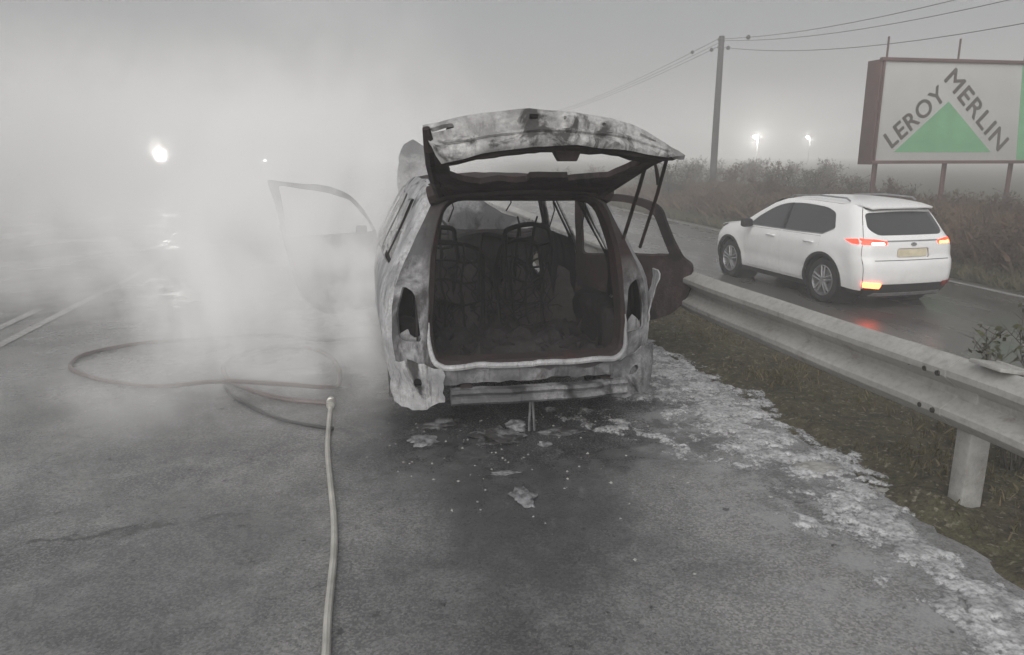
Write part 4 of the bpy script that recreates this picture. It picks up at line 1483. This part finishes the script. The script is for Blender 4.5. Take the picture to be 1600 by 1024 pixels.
def prism_xz(name, pts, y, d, mat, parent):
    bm = bmesh.new()
    a = [bm.verts.new(BL(x, y, z)) for x, z in pts]
    b = [bm.verts.new(BL(x, y + d, z)) for x, z in pts]
    bm.faces.new(a)
    bm.faces.new(list(reversed(b)))
    n = len(pts)
    for i in range(n):
        bm.faces.new((a[i], b[i], b[(i + 1) % n], a[(i + 1) % n]))
    bmesh.ops.recalc_face_normals(bm, faces=bm.faces[:])
    return bm_obj(name, bm, mat, parent, False)


prism_xz('green_triangle', [(14.50, 1.70), (17.66, 1.70), (16.06, 3.09)], 19.024, 0.006, M['board_green'], bb)
prism_xz('green_edge_strip', [(18.56, 1.48), (19.7, 1.48), (19.7, 4.12), (18.30, 4.12)], 19.024, 0.006, M['board_green'], bb)


def lettering(txt, p, ang, size, width):
    cu = bpy.data.curves.new('lettering', 'FONT')
    cu.body = txt
    cu.size = size
    cu.extrude = 0.003
    cu.space_character = 1.08
    tmp = bpy.data.objects.new('lettering', cu)
    col.objects.link(tmp)
    dg = bpy.context.evaluated_depsgraph_get()
    me = bpy.data.meshes.new_from_object(tmp.evaluated_get(dg))
    bpy.data.objects.remove(tmp)
    xs = [v.co.x for v in me.vertices]
    k = width / (max(xs) - min(xs))
    x0 = min(xs)
    q = Matrix.Rotation(ang, 3, 'Y')
    for v in me.vertices:
        c = Vector(((v.co.x - x0) * k, 0, v.co.y))
        r = Vector((c.x * math.cos(ang) - c.z * math.sin(ang), v.co.z, c.x * math.sin(ang) + c.z * math.cos(ang)))
        v.co = BL(p[0] + r.x, 19.024 + r.y, p[1] + r.z)
    me.materials.clear()
    vs = [tuple(v.co) for v in me.vertices]
    fs = [tuple(p.vertices) for p in me.polygons]
    V, Fc = [], []
    for k_, (du, dv) in enumerate(((0, 0), (0.028, 0.0), (0.014, 0.014), (0.014, -0.014))):     # heavier strokes
        b0 = len(V)
        dx, dz = du * math.cos(ang) - dv * math.sin(ang), du * math.sin(ang) + dv * math.cos(ang)
        V += [(a + dx, b_ - 0.0012 * k_, c + dz) for a, b_, c in vs]
        Fc += [tuple(i + b0 for i in f) for f in fs]
    return py_obj('lettering', V, Fc, M['board_ink'], bb)


lettering('LEROY', (14.42, 1.80), math.atan2(1.36, 1.53), 0.68, 2.06)
lettering('MERLIN', (15.82, 3.66), math.atan2(-1.93, 2.07), 0.68, 2.82)

# ------------------------------------------------------------------ utility pole and wires
M['wood'] = plain('weathered_pole_wood', (0.035, 0.031, 0.029), 0.85, var=0.3, scale=5, bump=0.3)
M['wire'] = plain('dark_cable', (0.03, 0.03, 0.03), 0.7)
M['ceramic'] = plain('dark_insulator', (0.05, 0.045, 0.045), 0.4)
POLE = Vector((19.1, 40.0, -0.4))
up = empty('utility_pole', POLE)
tag(up, 'tall dark wooden utility pole standing in the scrub', 'pole')
tube_obj('shaft', [(0.0, 0, -0.2), (0.0, 0, 4.2), (0.02, 0, 8.35)], [0.20, 0.18, 0.15], M['wood'], up, 12)
wire_ends = []
for k, (dx, dz) in enumerate(((-0.16, 8.12), (0.16, 8.05), (-0.15, 7.72), (0.16, 7.62))):
    bm = bmesh.new()
    add_tube(bm, [(0, 0, dz - 0.05), (dx, 0, dz - 0.05), (dx, 0, dz)], 0.018, 6)
    add_lathe(bm, [(0, 0.0), (0.0, 0.05), (0.05, 0.055), (0.09, 0.03), (0.12, 0.045), (0.15, 0.0)], (dx, 0, dz - 0.01), 10, 'Z')
    bm_obj('insulator', bm, M['ceramic'], up)
    wire_ends.append((dx, dz + 0.08))


def wire(name, a, b, sag, label, ins=0.0):
    a, b = Vector(a), Vector(b)
    pts = [a.lerp(b, t) - Vector((0, 0, 4 * sag * t * (1 - t))) for t in frange(0, 1, 24)]
    o = tube_obj(name, pts, 0.012, M['wire'], None, 5)
    tag(o, label, 'cable', 'overhead cables on the utility pole')
    if ins:
        p = a.lerp(b, ins) - Vector((0, 0, 4 * sag * ins * (1 - ins)))
        bm = bmesh.new()
        d = (b - a).normalized()
        add_tube(bm, [p - d * 0.14, p - d * 0.06, p, p + d * 0.06, p + d * 0.14], [0.03, 0.10, 0.12, 0.10, 0.03], 8)
        bm_obj('strain_insulator', bm, M['ceramic'], o)
    return o


far_lab = 'thin overhead cable running from the utility pole away into the fog'
near_lab = 'thin overhead cable running from the utility pole to upper right corner'
for k, (dx, dz) in enumerate(wire_ends[:3]):
    s = POLE + Vector((dx, 0, dz))
    wire('overhead_cable', s, (s.x + 5.4, 120, s.z - 0.2 + 0.1 * k), 0.9, far_lab, (0.05, 0.0, 0.012, 0.0)[k])
    nz = (2.2, 1.9, 1.5, 0.7)[k]
    wire('overhead_cable', s, (s.x - 3.2 + 0.15 * k, -6, s.z + 0.15 - 0.9 + 0.4 * (nz - 1.5)), (1.45, 1.60, 1.95, 2.4)[k], near_lab, (0.085, 0.0, 0.03, 0.0)[k])

# ------------------------------------------------------------------ street lamps and the glaring lamp
M['lamp_on'] = Mat('lit_street_lamp').set(color=(0.9, 0.9, 0.9), rough=0.3, ecol=(1.0, 0.97, 0.90), estr=420.0).m
M['flood_on'] = Mat('lit_flood_lamp').set(color=(0.9, 0.9, 0.9), rough=0.3, ecol=(1.0, 0.97, 0.92), estr=110.0).m
M['grey_metal'] = plain('grey_metal', (0.22, 0.22, 0.22), 0.55, 0.3)


def street_lamp(x, y, h, r, energy, label):
    t = empty('street_lamp', (x, y, -0.25))
    tag(t, label, 'street lamp', 'street lamps in the fog')
    tube_obj('mast', [(0.5, 0, 0), (0.5, 0, h * .8), (0.45, 0, h + 0.15), (0.1, 0, h + 0.3)], [0.08, 0.06, 0.05, 0.04], M['grey_metal'], t, 8)
    bm = bmesh.new()
    add_box(bm, (0, 0, h + 0.28), (0.6, 0.30, 0.10), None, 0.03)
    hd_ = bm_obj('lamp_head', bm, M['grey_metal'], t)
    bm = bmesh.new()
    bmesh.ops.create_uvsphere(bm, u_segments=16, v_segments=10, radius=r)
    for v in bm.verts:
        v.co = Vector((v.co.x, v.co.y, v.co.z * 0.8 + h + 0.15))
    bm_obj('lamp_bowl', bm, M['lamp_on'], hd_)
    ld = bpy.data.lights.new('street_light', 'POINT')
    ld.energy = energy
    ld.color = (1.0, 0.97, 0.9)
    ld.shadow_soft_size = 0.3
    lo = bpy.data.objects.new('street_light', ld)
    lo.location = (0, -0.45, h + 0.05)
    link(lo, hd_)


street_lamp(59.2, 110, 4.46, 0.26, 2600, 'brighter of two lit street lamps glowing above the white SUV')
street_lamp(80.6, 130, 4.95, 0.18, 1100, 'fainter of two lit street lamps, nearer the billboard')


def flood_lamp():
    t = empty('flood_lamp', (-9.26, 36.0, 0.0))
    tag(t, 'bright glaring white lamp shining through the smoke at left', 'lamp')
    tube_obj('stand', [(0, 0, 0), (0, 0, 1.4)], 0.035, M['grey_metal'], t, 8)
    for k in range(3):
        a = k * 2.094 + 0.4
        tube_obj('leg', [(0.5 * math.cos(a), 0.5 * math.sin(a), 0.02), (0, 0, 0.6)], 0.02, M['grey_metal'], t, 6)
    aim = Vector((7.9, -30.0, 3.2)).normalized()
    rot = aim.to_track_quat('Y', 'Z').to_matrix()
    bm = bmesh.new()
    add_lathe(bm, [(-0.16, 0.02), (-0.15, 0.12), (0.0, 0.25), (0.03, 0.26), (0.03, 0.24)], (0, 0, 0), 24, 'Y')
    bmesh.ops.transform(bm, matrix=Matrix.Translation((0, 0, 1.55)) @ rot.to_4x4(), verts=bm.verts[:])
    h = bm_obj('lamp_housing', bm, M['grey_metal'], t)
    bm = bmesh.new()
    add_lathe(bm, [(0.035, 0.002), (0.033, 0.06), (0.028, 0.115)], (0, 0, 0), 24, 'Y')
    bmesh.ops.transform(bm, matrix=Matrix.Translation((0, 0, 1.55)) @ rot.to_4x4(), verts=bm.verts[:])
    bm_obj('lens', bm, M['flood_on'], h)
    ld = bpy.data.lights.new('flood_light', 'SPOT')
    ld.energy = 5500
    ld.spot_size = R(27)
    ld.spot_blend = 1.0
    ld.color = (1.0, 0.97, 0.92)
    ld.shadow_soft_size = 0.2
    lo = bpy.data.objects.new('flood_light', ld)
    lo.location = Vector((0, 0, 1.55)) + aim * 0.12
    lo.rotation_euler = aim.to_track_quat('-Z', 'Y').to_euler()
    link(lo, h)


flood_lamp()

# ------------------------------------------------------------------ vegetation
M['twig'] = plain('brown_twigs', (0.085, 0.060, 0.045), 0.9, var=0.35, scale=3)
M['twig_grey'] = plain('grey_twigs', (0.075, 0.068, 0.06), 0.9, var=0.35, scale=3)
M['dead_leaf'] = plain('dead_leaves', (0.105, 0.070, 0.045), 0.85, var=0.4, scale=5)
M['olive_leaf'] = plain('dull_olive_leaves', (0.065, 0.068, 0.032), 0.85, var=0.4, scale=5)
M['grass'] = plain('dull_verge_grass', (0.095, 0.088, 0.048), 0.85, var=0.4, scale=2.5)
M['dry_grass'] = plain('dry_grass', (0.17, 0.14, 0.085), 0.85, var=0.35, scale=2.5)


class Soup:
    def __init__(self):
        self.v, self.f = [], []

    def twig(self, a, b, r0, r1, seg=3):
        a, b = Vector(a), Vector(b)
        t = (b - a).normalized()
        x = t.orthogonal().normalized()
        y = t.cross(x)
        k = len(self.v)
        for p, r in ((a, r0), (b, r1)):
            for i in range(seg):
                an = 2 * math.pi * i / seg
                self.v.append(tuple(p + (x * math.cos(an) + y * math.sin(an)) * r))
        for i in range(seg):
            self.f.append((k + i, k + (i + 1) % seg, k + seg + (i + 1) % seg, k + seg + i))

    def leaf(self, p, s, rng):
        d = Vector((rng.gauss(0, 1), rng.gauss(0, 1), rng.gauss(0, .7))).normalized()
        e = d.orthogonal().normalized()
        k = len(self.v)
        p = Vector(p)
        self.v += [tuple(p - d * s), tuple(p + e * s * .55), tuple(p + d * s), tuple(p - e * s * .55)]
        self.f.append((k, k + 1, k + 2, k + 3))

    def mesh(self, name, mat):
        me = bpy.data.meshes.new(name)
        me.from_pydata(self.v, [], self.f)
        me.update()
        me.materials.append(mat)
        return me


def shrub_meshes(seed, h, w, leaves, lmat, tmat, nst=11, sub=11):
    rng = random.Random(seed)
    br, lf = Soup(), Soup()
    for s in range(nst):
        a = rng.uniform(0, 6.283)
        lean = rng.uniform(0.05, 1.0) * w
        base = Vector((rng.gauss(0, .12), rng.gauss(0, .12), -0.1))
        tip = base + Vector((math.cos(a) * lean, math.sin(a) * lean, h * rng.uniform(0.55, 1.0)))
        pts = [base]
        for k in range(1, 6):
            t = k / 5
            pts.append(base.lerp(tip, t) + Vector((rng.gauss(0, .05), rng.gauss(0, .05), 0.12 * math.sin(t * 3.1))))
        for k in range(5):
            br.twig(pts[k], pts[k + 1], 0.020 * (1 - k / 6), 0.020 * (1 - (k + 1) / 6))
        for j in range(sub):
            t = rng.uniform(0.2, 1.0)
            i = min(4, int(t * 5))
            p = pts[i].lerp(pts[i + 1], t * 5 - i)
            d = Vector((rng.gauss(0, 1), rng.gauss(0, 1), rng.uniform(0.1, 1.3))).normalized() * rng.uniform(0.18, 0.5) * (0.5 + 0.5 * h / 1.8)
            q = p + d
            br.twig(p, q, 0.008, 0.004)
            for m_ in range(6):
                tt = rng.uniform(0.2, 1)
                r = p.lerp(q, tt)
                d2 = (d.normalized() + Vector((rng.gauss(0, .7), rng.gauss(0, .7), rng.gauss(0.2, .6)))).normalized() * rng.uniform(0.08, 0.24)
                br.twig(r, r + d2, 0.005, 0.002)
                if rng.random() < leaves:
                    for _ in range(2):
                        lf.leaf(r + d2 * rng.uniform(.3, 1.1), rng.uniform(0.025, 0.055), rng)
    return br.mesh('branches', tmat), lf.mesh('leaves', lmat)


protos = [shrub_meshes(1, 1.75, 0.9, 0.55, M['dead_leaf'], M['twig']), shrub_meshes(2, 1.45, 1.0, 0.7, M['dead_leaf'], M['twig']), shrub_meshes(3, 1.95, 0.8, 0.3, M['olive_leaf'], M['twig_grey']),
          shrub_meshes(4, 1.2, 1.0, 0.9, M['olive_leaf'], M['twig'])]


def place_shrub(x, y, s, k, label, group, rz=None):
    t = empty('shrub', (x, y, prof_z(x) + 0.02), random.uniform(0, 6.28) if rz is None else rz)
    t.scale = (s * random.uniform(.9, 1.15), s * random.uniform(.9, 1.15), s * random.uniform(.85, 1.1))
    tag(t, label, 'shrub', group)
    b, l = protos[k]
    link(bpy.data.objects.new('branches', b), t)
    link(bpy.data.objects.new('leaves', l), t)
    return t


rng = random.Random(21)
near_l = 'leafless brown shrub in the tangled scrub right beside the far road'
mid_l = 'brown and olive shrub in the scrub under the billboard posts'
far_l = 'greyish shrub fading into fog in the scrub around the utility pole'
y = 6.5
while y < 26:
    for x in (11.5, 12.4):
        place_shrub(x + rng.uniform(-.3, .4), y + rng.uniform(-.4, .4), rng.uniform(.42, .70), rng.choice((0, 1, 1, 3)), near_l, 'scrub beside the far road')
    y += 1.05
for i in range(46):
    place_shrub(rng.uniform(13.3, 19), rng.uniform(9, 24), rng.uniform(.36, .62), rng.choice((0, 1, 2, 3)), mid_l, 'scrub under the billboard')
for i in range(64):
    yy = rng.uniform(24, 58)
    place_shrub(rng.uniform(11.6, 12.5 + (yy - 14) * 0.55), yy, rng.uniform(.5, .95), rng.choice((0, 2, 2, 1)), far_l, 'scrub around the utility pole')
# one bare bush close behind the crash barrier at the right edge of the picture
place_shrub(3.42, 3.15, 0.42, 2, 'small bare twiggy bush just behind the guardrail', None, 0.7)


def grass_field(name, n, fx, zf, hmin, hmax, mat, label, seed, dens=None):
    rg = random.Random(seed)
    v, f = [], []
    for i in range(n):
        x, y = fx(rg)
        if dens and rg.random() > dens(x, y):
            continue
        h = rg.uniform(hmin, hmax)
        a = rg.uniform(0, 6.283)
        w = rg.uniform(0.003, 0.006) * (1 + h * 2)
        z = zf(x, y) - 0.01
        dx, dy = math.cos(a), math.sin(a)
        lx, ly = rg.gauss(0, .4) * h, rg.gauss(0, .4) * h
        k = len(v)
        v += [(x - dx * w, y - dy * w, z), (x + dx * w, y + dy * w, z), (x + lx * .4 + dx * w * .6, y + ly * .4 + dy * w * .6, z + h * .6), (x + lx, y + ly, z + h)]
        f += [(k, k + 1, k + 2), (k, k + 2, k + 3)]
    o = py_obj(name, v, f, mat)
    return tag(o, label, 'grass', kind='stuff')


def vd(x, y):
    return max(0.02, min(1, 0.30 + 1.5 * noise.noise(Vector((x * 1.9, y * 1.9, 0))) + (0.25 if x > 2.75 else -0.2) + (0.2 if y < 3.2 else -0.1)))


grass_field('verge_grass', 42000, lambda r: (r.uniform(2.5, 5.5), 0.8 + 11 * r.random() ** 1.4), verge_z, 0.012, 0.05, M['grass'], 'short dull green grass growing under the crash barrier', 5, vd)
grass_field('dry_verge_grass', 13000, lambda r: (r.uniform(2.6, 5.5), 0.8 + 11 * r.random() ** 1.4), verge_z, 0.015, 0.075, M['dry_grass'], 'dry straw coloured grass among the green under the crash barrier', 6, vd)
grass_field('roadside_grass', 26000, lambda r: (10.75 + 1.1 * r.random() ** 1.5, r.uniform(6, 34)), bank_z, 0.06, 0.30, M['grass'], 'strip of olive grass along the edge of the far road', 8)
grass_field('scrub_undergrowth', 42000, lambda r: (r.uniform(11.2, 17), r.uniform(6, 34)), bank_z, 0.15, 0.75, M['dead_leaf'], 'brown weedy undergrowth beneath the roadside scrub', 9)

# ------------------------------------------------------------------ hoses and debris
M['red_hose'] = plain('wet_red_hose', (0.085, 0.055, 0.05), 0.4, var=0.25, scale=4)
M['pale_hose'] = plain('pale_canvas_hose', (0.42, 0.41, 0.375), 0.5, var=0.2, scale=9)
M['dark_hose'] = plain('dark_rubber_hose', (0.05, 0.05, 0.05), 0.5)
M['brass'] = plain('coupling_metal', (0.55, 0.53, 0.48), 0.3, 0.8)


def hose(name, pts, rad, mat, label, lift=()):
    p3 = [(x, y, rad + (0.045 if i in lift else 0.0)) for i, (x, y) in enumerate(pts)]
    o = tube_obj(name, smooth_path(p3, 8), rad, mat, None, 8)
    return tag(o, label, 'hose')


RED = [(-0.333, 4.799), (-0.668, 4.969), (-0.94, 5.25), (-1.131, 5.569), (-1.206, 5.936), (-1.099, 6.272), (-0.83, 6.416), (-0.494, 6.202), (-0.332, 5.736), (-0.305, 5.223), (-0.397, 5.031), (-0.689, 5.158), (-1.144, 5.303),
       (-1.555, 5.41), (-1.958, 5.609), (-2.291, 5.921), (-2.418, 6.199), (-2.384, 6.49), (-2.06, 6.758), (-1.542, 6.827), (-0.913, 6.662), (-0.504, 6.40), (-0.098, 6.582)]
hose('fire_hose', RED, 0.0165, M['red_hose'], 'dull red fire hose lying in wide loops on the wet road', (10, 11, 12, 20, 21))
hose('fire_hose', [(-0.331, 4.746), (-0.326, 4.43), (-0.311, 4.012), (-0.274, 3.578), (-0.241, 3.222), (-0.224, 2.926), (-0.222, 2.677), (-0.223, 2.425), (-0.217, 2.197), (-0.221, 1.973), (-0.24, 1.2)], 0.0150, M['pale_hose'],
     'pale thin hose running straight from the loops to the picture foot')
hose('fire_hose', [(-1.114, 5.374), (-1.019, 5.133), (-0.861, 4.871), (-0.667, 4.61), (-0.497, 4.462), (-0.298, 4.336)], 0.011, M['dark_hose'], 'thin dark hose end curving in front of the red loops')
bm = bmesh.new()
add_lathe(bm, [(-0.06, 0.0), (-0.06, 0.026), (-0.02, 0.030), (-0.015, 0.024), (0.015, 0.024), (0.02, 0.030), (0.06, 0.026), (0.06, 0.0)], (-0.332, 4.772, 0.030), 16, 'Y')
cp = bm_obj('hose_coupling', bm, M['brass'])
tag(cp, 'bright metal coupling joining the red hose to the pale hose', 'coupling')


def lump(name, x, y, sx, sy, sz, mat, label, cat, seed, flat=False, group=None):
    bm = bmesh.new()
    bmesh.ops.create_icosphere(bm, subdivisions=4, radius=0.82)
    for v in bm.verts:
        n = noise.fractal(v.co * 1.9 + Vector((seed * 3.1, seed, 0)), 0.8, 2.0, 5)
        c = v.co * (1 + 0.5 * n)
        v.co = Vector((x + c.x * sx, y + c.y * sy, max(-0.004, c.z * sz + sz * 0.35)))
    o = bm_obj(name, bm, mat, None, True, 60)
    return tag(o, label, cat, group)


M['char'] = burnt('charred_debris', (0.35, 0.35, 0.36), (0.06, 0.058, 0.058), (0.05, 0.04, 0.035), (0.02, 0.02, 0.02), a=0.35, r=0.3, s=0.5, metal=0, scale=14)
M['clump'] = plain('foam_clump', (0.22, 0.22, 0.23), 0.6, var=0.75, scale=26, bump=0.6)
lump('foam_clump', 0.80, 4.15, 0.075, 0.06, 0.045, M['clump'], 'whitish foam clump on the road below the hanging rods', 'foam', 1)
lump('foam_clump', 0.66, 3.24, 0.060, 0.10, 0.022, M['clump'], 'pale foam clump lying alone nearest the camera behind the car', 'foam', 2)
lump('foam_clump', 0.91, 3.87, 0.045, 0.03, 0.018, M['clump'], 'small pale foam fleck to the right below the hanging rods', 'foam', 3)
lump('foam_clump', 0.62, 3.53, 0.085, 0.025, 0.012, M['clump'], 'long thin pale foam streak on the dark wet road', 'foam', 4)
lump('foam_clump', 0.23, 4.06, 0.09, 0.10, 0.016, M['clump'], 'dim bluish foam patch below the left rear corner', 'foam', 5)
lump('foam_clump', 1.05, 4.05, 0.16, 0.07, 0.014, M['char'], 'dark ash heap under the right half of the bumper', 'ash', 6)
lump('ash_heap', 0.66, 4.05, 0.16, 0.16, 0.030, M['char'], 'low charred heap under the bumper middle', 'ash', 7)
lump('ash_heap', 0.36, 4.30, 0.16, 0.10, 0.035, M['char'], 'charred heap of debris under the left bumper end', 'ash', 8)
lump('debris_slab', 2.26, 3.29, 0.14, 0.075, 0.016, M['slab'], 'flat pale slab of debris at the road edge near the guardrail', 'debris', 9)
lump('debris_piece', 2.42, 2.98, 0.05, 0.02, 0.018, M['slab'], 'small pale chip of debris lying on the verge soil', 'debris', 10)


def scatter_debris():
    rg = random.Random(31)
    v, f = [], []
    for i in range(170):
        x = rg.gauss(0.85, 0.55)
        yy = 4.4 - abs(rg.gauss(0, 0.75))
        if not (-0.1 < x < 2.3) or yy < 2.2:
            continue
        s = rg.uniform(0.002, 0.009)
        k = len(v)
        a = rg.uniform(0, 3)
        for dx, dy, dz in ((-1, -1, 0), (1, -1, 0), (1, 1, 0), (-1, 1, 0), (0, 0, rg.uniform(.6, 1.4))):
            v.append((x + s * (dx * math.cos(a) - dy * math.sin(a)) * rg.uniform(.6, 1.3), yy + s * (dx * math.sin(a) + dy * math.cos(a)) * rg.uniform(.6, 1.3), -0.001 + dz * s))
        f += [(k, k + 1, k + 4), (k + 1, k + 2, k + 4), (k + 2, k + 3, k + 4), (k + 3, k, k + 4)]
    o = py_obj('ash_crumbs', v, f, M['slab'])
    tag(o, 'fine pale ash crumbs scattered on the road behind the wreck', 'ash', kind='stuff')


scatter_debris()

# ------------------------------------------------------------------ haze and smoke
def vol_mat(name):
    m = bpy.data.materials.new(name)
    m.use_nodes = True
    for n in list(m.node_tree.nodes):
        m.node_tree.nodes.remove(n)
    return m


HAZE = 0.0095
hm = vol_mat('fog')
ho = hm.node_tree.nodes.new('ShaderNodeOutputMaterial')
hv = hm.node_tree.nodes.new('ShaderNodeVolumePrincipled')
hv.inputs['Color'].default_value = (0.99, 0.99, 0.99, 1)
hv.inputs['Density'].default_value = HAZE
hv.inputs['Anisotropy'].default_value = -0.1
hm.node_tree.links.new(hv.outputs[0], ho.inputs['Volume'])
bm = bmesh.new()
add_box(bm, (0, 140, 5.2), (620, 420, 14.0))
hz = bm_obj('haze', bm, hm, None, False)
tag(hz, 'even grey fog filling the whole scene', 'haze', kind='stuff')


def smoke_material():
    m = Mat('smoke_volume')
    nt = m.nt
    nt.nodes.remove(m.b)
    v = nt.nodes.new('ShaderNodeVolumePrincipled')
    v.inputs['Color'].default_value = (0.995, 0.995, 0.995, 1)
    v.inputs['Anisotropy'].default_value = -0.55
    tot = None
    for c, r, d in SMOKE:
        k = m.math('MULTIPLY', m.rng(m.blob(c, r), 0.15, 1.0, 1, 0, True), d)
        tot = k if tot is None else m.math('ADD', tot, k)
    n1 = m.noise(1.15, 4, 0.60, vec=m.vscale((1, 1, 0.7), (2.0, 0.5, 0)), dist=1.5)
    w = m.rng(n1, 0.39, 0.63, 0.06, 2.2)
    m.lk(m.math('MULTIPLY', tot, w), v.inputs['Density'])
    m.lk(v.outputs[0], m.out.inputs['Volume'])
    return m.m


SMOKE = [((-0.65, 5.8, 0.60), (1.25, 1.2, 1.15), 1.45),
         ((-1.0, 6.6, 1.0), (2.0, 1.6, 1.6), 0.80),
         ((-0.5, 8.4, 1.5), (2.4, 2.2, 2.5), 0.34),
         ((0.7, 7.9, 1.2), (1.0, 1.5, 0.9), 0.45),
         ((-2.6, 9.0, 0.5), (2.8, 2.4, 1.5), 0.30),
         ((-0.30, 5.1, 0.35), (0.6, 0.8, 0.7), 0.40),
         ((-1.2, 4.9, 0.10), (2.2, 1.0, 0.45), 0.35)]
bm = bmesh.new()
add_box(bm, (-1.6, 7.7, 2.02), (7.2, 7.6, 4.0))
sm = bm_obj('smoke', bm, smoke_material(), None, False)
tag(sm, 'pale drifting smoke pouring from the left side of the burnt car', 'smoke', kind='stuff')
SMOKE = [((-6.0, 17.0, 1.0), (9.0, 7.0, 4.0), 0.18),
         ((-10.0, 23.0, 1.0), (12.0, 8.0, 5.0), 0.14),
         ((-13.0, 18.0, 0.6), (9.0, 6.0, 3.0), 0.16)]
bm = bmesh.new()
add_box(bm, (-10.0, 21.3, 2.55), (24.0, 19.4, 5.0))
sm = bm_obj('smoke', bm, smoke_material(), None, False)
tag(sm, 'thin smoke bank lying over the road to the left behind the car', 'smoke', kind='stuff')
SMOKE = [((-9.0, 34.0, 1.5), (2.5, 2.6, 1.9), 0.14)]  # extra smoke added round the lamp so its beam makes a halo
bm = bmesh.new()
add_box(bm, (-9.1, 34.2, 2.02), (5.4, 5.0, 4.0))
gm = smoke_material()
for nn_ in gm.node_tree.nodes:
    if nn_.type == 'PRINCIPLED_VOLUME':
        nn_.inputs['Anisotropy'].default_value = 0.5
sm = bm_obj('smoke', bm, gm, None, False)
tag(sm, 'added smoke volume that gives the bright lamp its halo', 'smoke', kind='stuff')
